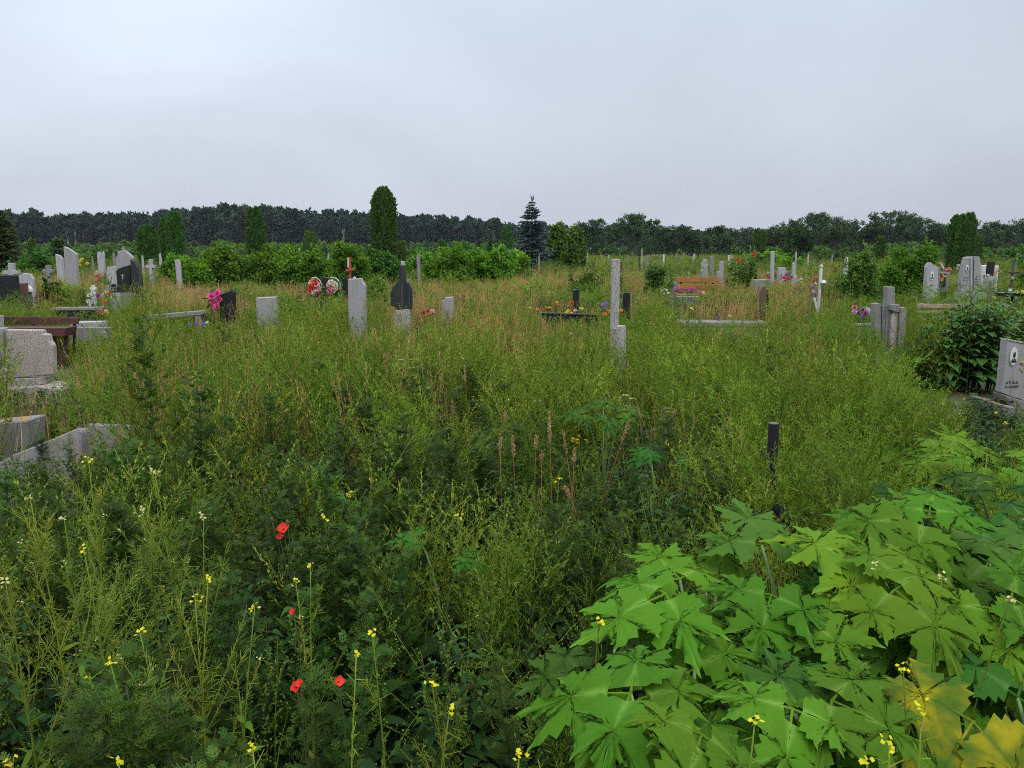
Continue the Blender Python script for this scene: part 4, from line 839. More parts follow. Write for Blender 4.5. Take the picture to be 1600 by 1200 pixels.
r, c = stele('grey stone base block under the left end of the wooden bench', [(1048, 463), (1095, 464), (1100, 480), (1050, 480)], 18.6, .3, M['concrete'], name='stone_block', cat='stone block', gb=478, vis=474)
bouquet('flower_bouquet', 'magenta and lilac flowers massed at the left end of the wooden bench', 18.4, [(1056, 443, 3.4, 'lilac'), (1060, 448, 3.4, 'rose'), (1054, 451, 3.4, 'lilac'), (1062, 453, 3.2, 'magenta'), (1056, 456, 3.2, 'magenta'), (1066, 456, 3, 'purple'), (1052, 458, 2.6, 'rose')], leaves=40, vis=460)
bouquet('flower_bouquet', 'dark pink flowers along the seat of the wooden bench', 18.4, [(1075, 453, 3.2, 'magenta'), (1081, 452, 3.4, 'magenta'), (1088, 454, 3.2, 'magenta'), (1094, 456, 3, 'rose'), (1100, 458, 2.6, 'cream'), (1079, 457, 3, 'purple')], leaves=40, vis=461)
bouquet('flower_bouquet', 'small patch of white flowers left of the wooden bench', 18.8, [(1035, 455, 2.6, 'white'), (1041, 453, 2.8, 'white'), (1044, 458, 2.6, 'white'), (1038, 459, 2.4, 'white')], vis=462)
r, c = stele('grey stele with a rounded shoulder behind the left end of the wooden bench', [(1097, 412), (1100, 405), (1105, 405), (1106, 412), (1106, 440), (1095, 440)], 27, .14, M['granite'], gb=438, vis=434)
bouquet('flower_spray', 'yellow-white spray tied to the grey stele behind the bench', 26.5, [(1099, 416, 2.4, 'lime'), (1104, 414, 2.4, 'white'), (1096, 423, 2, 'lime'), (1077, 428, 2.6, 'lime')], vis=420)
r, c = stele('thin dark stele in the middle of the three behind the bench', [(1110, 402), (1113, 399.5), (1116, 402), (1116, 440), (1109, 440)], 28, .12, M['concrete'], gb=438, vis=430)
r, c = stele('grey stone cross-shaped stele right of the three behind the bench', [(1125, 409), (1131, 408), (1131.5, 440), (1120, 440), (1121, 425), (1124, 424)], 27, .14, M['granite'], gb=438, vis=433)
r, c = stele('brown arched headstone with a black side at the edge of the concrete kerb', [(1187, 500), (1188, 456), (1190.5, 449), (1194, 446), (1197, 449), (1198, 456), (1198, 510), (1187, 510)], 16, .08, M['brownstone'], gb=505, vis=500)
add_outline(r, c, 'side', [(1198.3, 452), (1202, 455), (1203, 510), (1198.3, 510)], 16, .14, M['black'], y=.02, gb=505)
r, c = stele('long low concrete grave kerb below the brown arched headstone', [(1064, 503), (1203, 504), (1203, 511), (1064, 510.5)], 15, .5, M['concrete'], name='grave_kerb', cat='grave kerb', gb=999, vis=511, fuzz=5)
mb = MB(); q = P(1133, 511, 15); box(mb, -.8, .8, .02, .4, -.02, q.z - .002); mb.obj('footing', M['concrete'], r)
for x, y, col, lb in ((1180, 494, 'red', 'red bloom in front of the brown arched headstone'), (1121, 497, 'purple', 'purple bloom above the long concrete kerb'), (1080, 482, 'yellow', 'single yellow bloom in the green bed below the bench')):
    bouquet('garden_flower', lb, 15.4, [(x, y, 2.8, col), (x + 3, y + 2, 2.2, col)], cat='flower', leaves=30, vis=y + 4)
# ================================================================ RIGHT-CENTRE
r, c = stele('white weathered round post near the potted flowers', [(1205.5, 394), (1208, 392), (1210.5, 394), (1210.5, 445), (1205.5, 445)], 27, .12, M['pale'], name='grave_post', cat='grave post', gb=440, vis=432)
r, c = stele('square pale stone behind the pink and violet flowers', [(1216.5, 418), (1228, 418), (1228, 440), (1216.5, 440)], 27, .14, M['pale'], gb=438, vis=426)
r, c = stele('small pointed pale obelisk right of the pink and violet flowers', [(1238.5, 425), (1239.5, 412), (1241, 409), (1243, 412), (1243.5, 425), (1244.5, 440), (1237.5, 440)], 27, .12, M['pale'], gb=438, vis=428)
r, c = stele('grey flat kerb slab with the red pot flowers on its edge', [(1180, 437.5), (1204, 437), (1204, 450), (1181, 450)], 22, .4, M['concrete'], name='grave_kerb', cat='grave kerb', gb=448, vis=444)
bouquet('flower_bouquet', 'small red and white flower cluster left of the white post', 23, [(1199, 431, 2.6, 'red'), (1202, 433, 2.6, 'hotpink'), (1199, 427, 2, 'white')], vis=436)
bouquet('flower_bouquet', 'pink, violet and red flowers massed between the white post and the obelisk', 23, [(1220, 431, 3, 'violet'), (1225, 434, 3.4, 'red'), (1230, 430, 3.2, 'purple'), (1232, 436, 3.4, 'hotpink'), (1237, 434, 3, 'magenta'), (1217, 433, 2.4, 'lilac'), (1229, 425, 2.2, 'lilac'), (1238, 430, 2.4, 'lilac')], leaves=40, vis=440)
bouquet('flower_bouquet', 'white flowers right of the pink and violet mass', 22.5, [(1244, 433, 3, 'white'), (1246, 438, 2.8, 'white'), (1252, 436, 2.4, 'white'), (1243, 440, 2.4, 'white'), (1250, 441, 2, 'lime')], vis=445)
def pipe_post():
    D = 15; c = P(1278, 500, D); r = thing('grave_post', 'white painted round post with a small lamp hood and a ball cap', 'grave post', (c.x, D, 0)); s = mpp(D); z0 = P(1278, 417, D).z
    mb = MB(); tube(mb, [(0, 0, 0), (-.01, 0, z0 * .5), (0, 0, z0)], 2.3 * s, 10); mb.obj('pole', M['pale'], r, smooth=False); mb = MB(); tube(mb, [(0, 0, z0), (0, 0, z0 + .02)], 3.2 * s, 10); tube(mb, [(0, 0, z0 + .02), (0, 0, z0 + .05)], [2.4 * s, .6 * s], 10); mb.obj('cap', M['whitepaint'], r)
    zz = P(1281, 442, D).z; mb = MB(); k = [(4.2, 0), (3.8, 2.2), (2.2, 4), (.2, 4.6)]
    vs = []; f = []
    for rr, z in k: vs += [(3 * s + rr * s * math.cos(a), -.06 + rr * s * math.sin(a), zz + z * s) for a in np.linspace(0, 6.283, 11)[:-1]]
    for i in range(3):
        for j in range(10): f.append((i * 10 + j, i * 10 + (j + 1) % 10, (i + 1) * 10 + (j + 1) % 10, (i + 1) * 10 + j))
    mb.add(vs, f); mb.obj('lamp_hood', M['whitepaint'], r); clear(1268, 1286, 487, D, 8)
pipe_post()
bouquet('flower_spray', 'pink and lilac flower garland hanging down beside the white round post', 14.8, [(1271, 438, 2.8, 'hotpink'), (1276, 436, 2.4, 'red'), (1268, 446, 3, 'lilac'), (1272, 450, 3, 'rose'), (1269, 455, 2.8, 'lilac'), (1272, 460, 2.8, 'magenta'), (1268, 460, 2.4, 'rose'), (1273, 443, 2.2, 'white')], leaves=30, vis=465)
r, c = stele('white leaning stick below the hanging pink garland', [(1271, 466), (1274, 465), (1280, 487), (1277, 488)], 14.7, .03, M['whitepaint'], name='grave_stick', cat='stick', gb=999, vis=488, bev=0)
mb = MB(); q = P(1278, 487, 14.7); tube(mb, [(q.x - c.x, .01, -.02), (q.x - c.x, .01, q.z)], .02, 6); mb.obj('stub', M['rawwood'], r)
# weathered cross group
D = 12; r, c = stele('weathered concrete monument of a cross between two leaning slabs', [(1386, 448), (1398.5, 448), (1398.5, 500), (1396, 560), (1383, 560), (1385, 500)], D, .14, M['concrete'], name='monument', cat='monument', gb=555, vis=552, fuzz=6, bev=.008)
add_outline(r, c, 'left_slab', [(1369, 475), (1378, 474), (1380, 477), (1380, 532), (1372, 528), (1369, 522)], D, .14, M['concrete'], y=.06, gb=999)
add_outline(r, c, 'left_slab', [(1380.4, 477), (1386, 478), (1386, 560), (1381, 535)], D, .12, M['concrete'], y=.03, gb=555)
add_outline(r, c, 'crossbar', [(1387.5, 475), (1401.5, 475), (1401.5, 487), (1398, 487.5), (1387.5, 484)], D, .08, M['concrete'], y=-.09)
add_outline(r, c, 'panel', [(1391, 492), (1400, 484), (1401, 488), (1398, 551), (1388, 560), (1389, 510)], D, .05, M['granitepink'], y=-.055, gb=999)
add_outline(r, c, 'right_slab', [(1402, 480), (1412, 480), (1411, 500), (1406, 556), (1397.5, 552), (1401, 500)], D, .15, M['concrete'], y=-.1, gb=999)
mb = MB(); q = P(1388, 556, D); box(mb, -.2, .22, -.12, .2, -.03, q.z + .04); mb.obj('base', M['concrete'], r)
bouquet('flower_bouquet', 'large purple and white flowers left of the weathered cross monument', 12.6, [(1336, 481, 4.4, 'rose'), (1334, 488, 4.2, 'lilac'), (1341, 489, 4.2, 'magenta'), (1347, 484, 4.2, 'purple'), (1352, 490, 4.6, 'magenta'), (1349, 496, 4.2, 'lilac'), (1358, 485, 4, 'white'), (1361, 490, 4.2, 'lilac'), (1355, 482, 3, 'white')], leaves=30, vis=500)
r, c = stele('low weathered kerb bar between the purple flowers and the cross monument', [(1330, 507), (1372, 506), (1372, 510), (1330, 511)], 13, .2, M['concrete'], name='grave_kerb', cat='grave kerb', gb=999, vis=511)
mb = MB(); q = P(1350, 511, 13); box(mb, -.15, .15, .02, .16, -.02, q.z - .002); mb.obj('footing', M['concrete'], r)
# headstones at right
D = 19
r, c = stele('pale headstone with an oval portrait and a notched sloping top', [(1449, 417), (1453, 410), (1456, 410.5), (1460, 415), (1467, 418), (1466, 470), (1448, 470)], D, .16, M['pale'], gb=468, vis=452)
oval(r, c, 1456, 431, 2.8, 6.8, D, 0); lines(r, c, [(1453, 1460, 446, 2)], D, 0, M['engrave'])
add_outline(r, c, 'edge_block', [(1467.3, 418), (1470, 420), (1467.5, 470), (1466.3, 470)], D, .14, M['concrete'], y=.01, gb=468)
r, c = stele('second pale headstone with a dark photo panel, topped with flowers', [(1469, 425), (1484.5, 425), (1482, 456), (1467, 456)], 19.8, .16, M['concrete'], gb=454, vis=452)
add_outline(r, c, 'photo_panel', [(1468.5, 428), (1477.5, 428), (1476.5, 448), (1467.5, 448)], 19.8, .02, M['black'], y=-.021, bev=0)
add_outline(r, c, 'base', [(1460, 456.5), (1486, 456), (1487, 474), (1461, 474)], 19.6, .3, M['black'], y=-.05, gb=472)
bouquet('flower_bouquet', 'orange and yellow flowers against the dark photo panel of the second pale headstone', 19.5, [(1470, 435, 2.4, 'orange'), (1474, 432, 2.2, 'yellow'), (1471, 430, 2, 'orange'), (1469, 438, 1.8, 'peach'), (1475, 436, 2, 'yellow')], vis=440)
bouquet('flower_bouquet', 'cream and pink flowers on top of the second pale headstone', 20, [(1472, 414, 2.8, 'cream'), (1475, 418, 2.8, 'white'), (1470, 411, 2, 'lilac'), (1480, 421, 2.8, 'rose'), (1485, 420, 2.6, 'peach'), (1476, 422, 2.4, 'rose'), (1488, 421, 2, 'white')], vis=424, base=0)
# big grey monument
r, c = stele('large grey monument with two upright halves and an oval portrait on a stepped base', [(1511, 402), (1520, 401), (1520, 456), (1502, 456), (1502.5, 440), (1508, 412)], D, .2, M['granite'], name='monument', cat='monument', gb=999, vis=466)
add_outline(r, c, 'slab', [(1522.2, 401), (1531, 401), (1532.5, 412), (1534, 437), (1531, 448), (1528, 456), (1521.5, 456)], D, .2, M['granite'], y=.0)
add_outline(r, c, 'strip', [(1515.5, 403), (1518.5, 403), (1518.5, 455.5), (1515.5, 455.5)], D, .03, M['pale'], y=-.031, bev=.003)
add_outline(r, c, 'back_stone', [(1531.5, 414), (1535.5, 414), (1536.5, 444), (1533, 456), (1529, 456)], D, .14, M['concrete'], y=.21)
add_outline(r, c, 'base', [(1499, 457), (1537, 457), (1537.5, 466.5), (1499, 466.5)], D, .4, M['granite'], y=-.12, gb=999)
add_outline(r, c, 'base', [(1492, 467), (1546, 467), (1546, 480), (1492, 480)], D, .6, M['concrete'], y=-.18, gb=478)
oval(r, c, 1511, 420, 2.2, 6, D, 0); lines(r, c, [(1505, 1513, 434, 1.8), (1505, 1513, 438, 1.8), (1504, 1512, 446, 1.8), (1523, 1530, 432, 1.8), (1523, 1530, 436, 1.8), (1523, 1530, 440, 1.8), (1523, 1529, 444, 1.8)], D, 0, M['engrave'])
r, c = stele('black headstone leaning behind the big grey monument', [(1545, 408), (1555.5, 409), (1552.5, 432), (1542.5, 430)], 22, .1, M['black'], gb=999, vis=430)
mb = MB(); q = P(1548, 431, 22); box(mb, -.12, .12, 0, .12, 0, q.z + .02); mb.obj('base', M['concrete'], r)
r, c = stele('white stone with dark marks between the grey monument and the black headstone', [(1534.5, 415), (1543, 414), (1541.5, 430), (1535.5, 430)], 22.6, .1, M['whitepaint'], gb=427, vis=428)
r, c = stele('white block behind the right edge of the leaning black headstone', [(1555.5, 415), (1561, 415), (1561, 424), (1554.5, 424)], 23, .1, M['whitepaint'], gb=420, vis=422)
bouquet('flower_bouquet', 'white flowers at the right shoulder of the big grey monument', 20.5, [(1536, 428, 2.4, 'white'), (1541, 430, 2.4, 'white'), (1545, 430, 2, 'white'), (1538, 433, 2, 'lilac')], vis=434)
bouquet('flower_bouquet', 'orange flowers right of the leaning black headstone', 21, [(1560, 422, 2, 'orange'), (1556, 427, 2, 'orange'), (1562, 425, 1.8, 'peach')], vis=430)
bouquet('flower_bouquet', 'white and red flowers low between the two right-hand monuments', 21, [(1500, 415, 2.4, 'white'), (1502, 420, 2.2, 'red'), (1497, 420, 1.8, 'white'), (1505, 421, 1.8, 'white')], vis=424)
def iron_cross():
    D = 17; c = P(1580, 450, D); r = thing('grave_cross', 'thin black iron cross with a small grey plate at the right', 'grave cross', (c.x, D, 0)); mb = MB(); s = mpp(D)
    z = lambda py: P(1580, py, D).z
    box(mb, -1.1 * s, 1.1 * s, 0, .03, 0, z(408)); mb.obj('upright', M['black'], r); mb = MB(); box(mb, -7.5 * s, 8 * s, -.022, -.002, z(427.5), z(425)); mb.obj('crossbar', M['black'], r)
    mb = MB(); box(mb, -2 * s, 2 * s, -.02, -.002, z(439), z(432)); mb.obj('plate', M['concrete'], r); clear(1572, 1590, 452, D, 4)
iron_cross()
r, c = stele('dark round grave bowl with white and yellow flowers at the right edge', [(1568, 458), (1604, 457), (1600, 463), (1590, 466), (1575, 464)], 14, .3, M['black'], name='grave_bowl', cat='grave bowl', gb=999, vis=462)
mb = MB(); q = P(1586, 465, 14); tube(mb, [(0, .15, 0), (0, .15, q.z + .02)], [.1, .06], 10); mb.obj('foot', M['black'], r)
bouquet('flower_bouquet', 'pale yellow and white flowers lying on the dark bowl at the right edge', 14, [(1575, 454, 3, 'white'), (1581, 453, 3.2, 'white'), (1588, 456, 3.4, 'lime'), (1595, 456, 3.4, 'yellow'), (1601, 456, 3.2, 'lime')], vis=458, base=.8)
def plank_fence():
    D = 15.5; c = P(1470, 478, D); r = thing('plank_fence', 'low fence of two raw pale planks below the right-hand headstones', 'fence', (c.x, D, 0))
    for k, pts in enumerate(([(1434, 475), (1511, 475), (1511, 481), (1434, 481.5)], [(1432, 486), (1497, 485), (1497, 489), (1432, 490)])): bevelled('rail', local_outline(pts, D, c.x), .04, M['rawwood'], r, bev=.004)
    for px in (1440, 1503): bevelled('post', local_outline([(px, 474), (px + 5, 474), (px + 5, 530), (px, 530)], D, c.x, 520), .06, M['rawwood'], r, bev=.004, loc=(0, .042, 0))
    clear(1430, 1512, 488, D, 5)
plank_fence()
# near right headstone
def near_stone():
    D = 9; c = P(1592, 640, D); r = thing('headstone', 'grey headstone with a white oval portrait and worn lettering at the right edge', 'gravestone', (c.x, D, 0))
    pts = [(1574, 531), (1640, 544), (1634, 640), (1565, 614)]
    bevelled('slab', local_outline(pts, D, c.x), .13, M['granite'], r, bev=.007)
    bevelled('top_edge', local_outline([(1574.5, 529.5), (1641, 542), (1640, 544.5), (1574, 532)], D, c.x), .15, M['granitepink'], r, bev=.003, loc=(0, -.01, 0))
    oval(r, c, 1583, 557, 5.6, 14.5, D, 0)
    lines(r, c, [(1594, 1625, 567, 7), (1592, 1625, 579, 7)], D, 0, M['gold'], seed=4); lines(r, c, [(1571, 1590, 597, 4), (1570, 1590, 604, 4), (1600, 1626, 602, 5)], D, 0, M['engrave'], 'lettering', seed=5)
    bevelled('plinth', local_outline([(1566, 616), (1640, 640), (1640, 652), (1572, 636)], D, c.x), .25, M['concrete'], r, bev=.008, loc=(0, -.05, 0))
    bevelled('base', local_outline([(1551, 628), (1578, 634), (1640, 656), (1640, 720), (1548, 720)], D, c.x, 700), .6, M['lichen'], r, bev=.01, loc=(0, -.16, 0)); clear(1560, 1700, 622, D, 6); clear(1548, 1600, 630, D, 26)
near_stone()
# black pipes
def pipes():
    D = 4.2; a = P(1209, 662, D); b = P(1207, 770, D); c = Vector((b.x, D, 0)); r = thing('black_pipe', 'upright black plastic pipe with a flat grey cap in the weeds', 'pipe', c); mb = MB(); s = mpp(D)
    tube(mb, [(0, 0, -.05), (a.x - c.x, 0, a.z)], 8.3 * s, 24); mb.obj('pipe', M['rubber'], r); mb = MB(); tube(mb, [(a.x - c.x, 0, a.z), (a.x - c.x, 0, a.z + .004)], 7.6 * s, 24); mb.obj('cap', M['grout'], r); clear(1184, 1234, 742, D, 12)
    D = 3.7; a = P(1213, 790, 3.75); b = P(1243, 833, 3.66); d = (b - a); c = Vector((b.x, b.y, 0)); r = thing('black_pipe', 'fallen black pipe leaning low between the upright pipe and the hogweed', 'pipe', c)
    mb = MB(); e = b + d * 2.0; e.z = max(e.z, 0); tube(mb, [tuple(a - c), tuple(b - c), tuple(b + d * (b.z / max(.01, -d.z)) - c)], .028, 20); mb.obj('pipe', M['rubber'], r); clear(1216, 1250, 824, 3.5, 8)
pipes()

# ================================================================ SHRUBS, TREES
for i, (x0, x1, yt, D, lb) in enumerate([
    (272, 345, 400, 29, 'light green boxelder bush at the left end of the shrub row'), (330, 425, 390, 30, 'wide light green boxelder bush below the slim left cypress'), (410, 520, 388, 30, 'light green boxelder bush above the tan grass and wreaths'),
    (515, 580, 380, 31, 'tall light green bush left of the big thuja'), (570, 640, 392, 33, 'green bush at the foot of the big thuja'), (655, 735, 389, 31, 'light green bush right of the hooked grey post'), (715, 800, 391, 32, 'light green bush left of the blue spruce')]):
    add_shrub('boxelder_shrub', lb, 'shrub', x0, x1, yt, D, 200 + i, 'shrub' if i not in (4,) else 'shrub2', .10, 190, 60)
for i, (x0, x1, yt, D, lb) in enumerate([(255, 320, 402, 33, 'bush at the far left end of the row, behind the first boxelder'), (300, 375, 394, 34, 'second-row bush between the first two boxelders'), (395, 455, 392, 34, 'second-row bush below the slim left thuja'), (480, 560, 390, 35, 'second-row bush above the wreaths'), (625, 690, 398, 36, 'second-row bush right of the tallest thuja'), (700, 760, 394, 36, 'second-row bush between the two right boxelders'), (770, 830, 400, 36, 'low bush at the foot of the blue spruce')]):
    add_shrub('boxelder_shrub', lb, 'shrub', x0, x1, yt, D, 250 + i, 'shrub', .11, 120, 55)
add_shrub('leafy_bush', 'dense green feathery bush behind the weathered cross monument', 'shrub', 1362, 1455, 390, 21, 220, 'shrub', .06, 240, 90)
add_shrub('leafy_bush', 'grey-green tall weedy bush left of the feathery bush', 'shrub', 1285, 1380, 400, 19, 221, 'shrub2', .05, 220, 90)
add_shrub('leafy_bush', 'dark bush filling the right edge behind the black iron cross', 'shrub', 1560, 1680, 385, 24, 222, 'shrub2', .08, 90, 70)
add_shrub('leafy_bush', 'round green bush left of the tall slanted stele', 'shrub', 20, 98, 396, 40, 223, 'shrub2', .12, 80, 60)
add_shrub('leafy_bush', 'dark green bush above the two left stone crosses', 'shrub', 85, 130, 370, 70, 224, 'tree2', .2, 60, 50)
add_shrub('leafy_bush', 'dark low bush between the centre post and the bench', 'shrub', 1000, 1062, 420, 26, 225, 'shrub2', .07, 70, 60)
add_shrub('leafy_bush', 'green bush behind the low black kerb in the centre', 'shrub', 850, 960, 432, 22, 226, 'mug', .05, 90, 60)
add_shrub('leafy_bush', 'dark green bush between the tall pale stele and the arched monument', 'shrub', 565, 625, 425, 20, 227, 'shrub2', .06, 80, 70)
add_shrub('leafy_bush', 'dark bush below the tan grass right of the plain grey stele', 'shrub', 425, 490, 460, 15, 228, 'shrub2', .05, 60, 60)
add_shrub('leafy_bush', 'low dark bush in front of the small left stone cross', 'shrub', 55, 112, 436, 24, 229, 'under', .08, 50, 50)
# big thuja, blue spruce and the other specimens
add_thuja('tallest column-shaped thuja standing alone above the shrubs', 584, 618, 295, 46, 301, 12000)
add_thuja('slim thuja standing before the forest left of centre', 389, 413, 326, 62, 302, 3500)
add_thuja('broader thuja of the touching pair on the left', 264, 287, 333, 62, 303, 3200); add_thuja('thinner left one of the touching thuja pair', 254, 268, 342, 63, 304, 2200)
add_thuja('blunt topped thuja left of the touching pair', 220, 246, 354, 55, 305, 3200)
add_thuja('large dark twin-topped thuja on the right skyline', 1482, 1508, 338, 52, 306, 5200); add_thuja('narrow thuja grown against the large dark one at the right', 1502, 1519, 335, 54, 307, 3200)
for i, (x0, x1, yt, D, lb) in enumerate([(476, 495, 364, 85, 'small dark thuja before the forest, left of the tallest thuja'), (1178, 1186, 360, 85, 'left one of two tiny thujas right of the hollyhocks'), (1186, 1194, 362, 86, 'right one of two tiny thujas right of the hollyhocks'), (623, 632, 378, 70, 'little thuja hard against the right of the tallest thuja'), (686, 697, 377, 70, 'little thuja above the right shrubs'), (783, 800, 355, 80, 'small thuja just left of the blue spruce'), (48, 56, 375, 65, 'tiny pointed conifer behind the left bushes'), (1520, 1532, 371, 70, 'short dark thuja behind the large right one'), (1370, 1380, 372, 80, 'small dark thuja amid the right-hand trees')]):
    add_thuja(lb, x0, x1, yt, D, 320 + i, 900)
def spruces():
    D = 58; c = P(831, 400, D); r = thing('blue_spruce', 'blue spruce with tiered branches and a spiky top', 'spruce', (c.x, D, 0)); mb, tr = spruce_mesh(5, 82 * mpp(D), P(800, 312, D).z, 25, 1.15, .45); mb.obj('crown', M['spruce'], r); tr.obj('trunk', M['bark'], r)
    D = 48; c = P(2, 400, D); r = thing('spruce_tree', 'olive green spruce cut by the left edge', 'spruce', (c.x, D, 0)); mb, tr = spruce_mesh(6, 78 * mpp(D), P(800, 326, D).z, 26, 1.5, .4, .2); mb.obj('crown', M['conifer'], r); tr.obj('trunk', M['bark'], r)
spruces()
add_shrub('round_tree', 'round dense green tree right of the blue spruce', 'tree', 856, 912, 346, 62, 401, 'shrub2', .2, 260, 70, base=.04)
right = [(905, 945, 349, 'tree'), (940, 972, 356, 'tree'), (968, 1012, 342, 'tree2'), (1002, 1032, 350, 'tree'), (1028, 1062, 358, 'tree'), (1056, 1092, 360, 'tree'), (1084, 1116, 362, 'tree2'), (1110, 1136, 359, 'tree'), (1132, 1166, 362, 'tree'), (1160, 1206, 364, 'tree'), (1198, 1240, 357, 'tree2'),
         (1222, 1252, 348, 'tree'), (1250, 1290, 340, 'tree'), (1284, 1322, 346, 'tree'), (1314, 1354, 349, 'tree2'), (1350, 1378, 352, 'tree'), (1368, 1400, 339, 'tree'), (1396, 1432, 338, 'tree2'), (1424, 1464, 348, 'tree'), (1456, 1492, 356, 'tree2'), (1520, 1560, 353, 'tree'), (1545, 1582, 358, 'tree'), (1580, 1630, 348, 'tree')]
wh = ['first dark tree right of the round green tree', 'low dark tree beside the first dark tree', 'broad rounded tree, highest of the central skyline', 'tree with a tufted top right of the broad rounded tree', 'dark low tree above the far grave posts', 'even-topped dark tree left of the bench', 'mid green tree right of the even-topped one', 'small tufted tree above the bench',
      'low dark tree above the hollyhocks', 'dark bushy tree behind the two tiny thujas', 'rounded green tree right of the two tiny thujas', 'tree with a bare twig beside the tall wavy tree', 'tall wavy-topped tree at the right skyline', 'dark tree right of the tall wavy-topped one', 'green tree above the grey-green weedy bush', 'thin gappy tree left of the two tallest right trees',
      'left one of the two tallest right trees', 'right one of the two tallest right trees', 'spreading dark tree between the tallest pair and the large thuja', 'low green tree just left of the large dark thuja', 'dark tree right of the narrow thuja', 'low gappy tree near the right edge', 'dark tree cut by the right edge']
for i, ((x0, x1, yt, mt), lb) in enumerate(zip(right, wh)):
    D = 150 + (i * 37) % 60; add_tree(lb, x0 - 6, x1 + 6, yt - 1, D, 430 + i, mat=mt, n=130, per=50, leaf=2.6 * mpp(D), kw=dict(bare=.05))
add_tree('dark green rounded tree in front of the right-hand trees', 1222, 1270, 358, 90, 470, mat='tree2', n=90, per=60, leaf=.22, kw=dict(bare=.02))

# distant forest (one mass)
def forest():
    rng = np.random.default_rng(9); objs = []
    for i in range(6):
        mb, tr = tree_mesh(500 + i, 8.5, 17.5, 60, 40, 1.15, .06, 1.15); mats = [M['forest'], M['bark']]
        for v, t, e, in zip(tr.v, tr.t, tr.e): pass
        base = mb.n; mb.v += tr.v; mb.t += tr.t; mb.e += tr.e; mb.f += [(f + base, 1) for f, m in tr.f]; mb.n += tr.n; objs.append(mb.obj('forest_tree', mats, link=False))
    for i in range(2):
        mb, tr = spruce_mesh(520 + i, 7, 17, 18, 1.2, 1.6, .1); base = mb.n; mb.v += tr.v; mb.t += tr.t; mb.e += tr.e; mb.f += [(f + base, 1) for f, m in tr.f]; mb.n += tr.n; objs.append(mb.obj('forest_tree', [M['forest'], M['bark']], link=False))
    for i in range(2):  # bare pale trunks at the wood's edge
        mb, tr = tree_mesh(540 + i, 5, 17, 12, 22, .8, .55, .8); base = mb.n; mb.v += tr.v; mb.t += tr.t; mb.e += tr.e; mb.f += [(f + base, 1) for f, m in tr.f]; mb.n += tr.n; tube(mb, curve_path(rng, (0, 0, 0), (0, 0, 1), 14, 5, .04), np.linspace(.13, .06, 6), 6, .5, 1); objs.append(mb.obj('forest_tree', [M['forest'], M['birch']], link=False))
    reg('forest', objs, 17, 4); pts = []; scl = []
    xs = [-400, 0, 100, 200, 330, 420, 480, 540, 620, 700, 770, 860, 920, 1010, 1100, 1250, 1400, 2000]; ys = [334, 337, 338, 336, 333, 331, 332, 334, 343, 346, 349, 354, 358, 362, 364, 365, 364, 364]
    for row in range(9):
        D0 = 350 + row * 9; px = -420
        while px < 2050:
            D = D0 + rng.uniform(-4, 4); top = np.interp(px, xs, ys); q = P(px, 400, D); h = P(800, top, D).z * rng.uniform(.76, 1.10) * (1 + .05 * math.sin(px * .045 + row) + .05 * math.sin(px * .017 + 2)) * (1 if row > 1 else .93); pts.append((q.x, D, 0)); scl.append(h / 17); px += 4.4 / mpp(D) * rng.uniform(.6, 1.3)
    n = len(pts); scl = np.array(scl); idx = rng.integers(0, 8, n); edge = (np.array(pts)[:, 1] < 358) & (rng.random(n) < .05); idx[edge] = rng.integers(8, 10, edge.sum())
    wdt = np.clip(scl, .6, 1.2); scatter('forest', 'dark mixed forest along the horizon', ['forest'], pts, np.stack([0 * scl, 0 * scl, rng.uniform(0, 6.28, n)], 1), np.stack([wdt, wdt, scl], 1), idx)
    # low far shrubbery, hedges
    sh = []
    for i, mt in enumerate(('shrub2', 'tree2', 'shrub', 'tree2')):
        mb, tr = shrub_obj(560 + i, 3.4, 1.9, 60, 34, .2, mt); sh.append(mb.obj('far_bush', M[mt], link=False))
    reg('farbush', sh, 1.9, 1.5); k = 900; D = rng.uniform(0, 1, k) ** .8 * 230 + 62; px = rng.uniform(-250, 1850, k)
    keep = ~((px > 810) & (px < 1180) & (D < 170)); D = D[keep]; px = px[keep]; k = len(D)
    x = (px - CX) * D / FPX; s = np.where(D > 150, rng.uniform(.9, 1.9, k), rng.uniform(.55, 1.1, k)); s *= np.where((px > 820) & (px < 1180), .75, 1)
    scatter('far_shrubbery', 'low green bushes scattered before the forest', ['farbush'], np.stack([x, D, 0 * x], 1), np.stack([0 * x, 0 * x, rng.uniform(0, 6.28, k)], 1), np.stack([s * 1.2, s * 1.2, s], 1), rng.integers(0, 4, k))
forest()

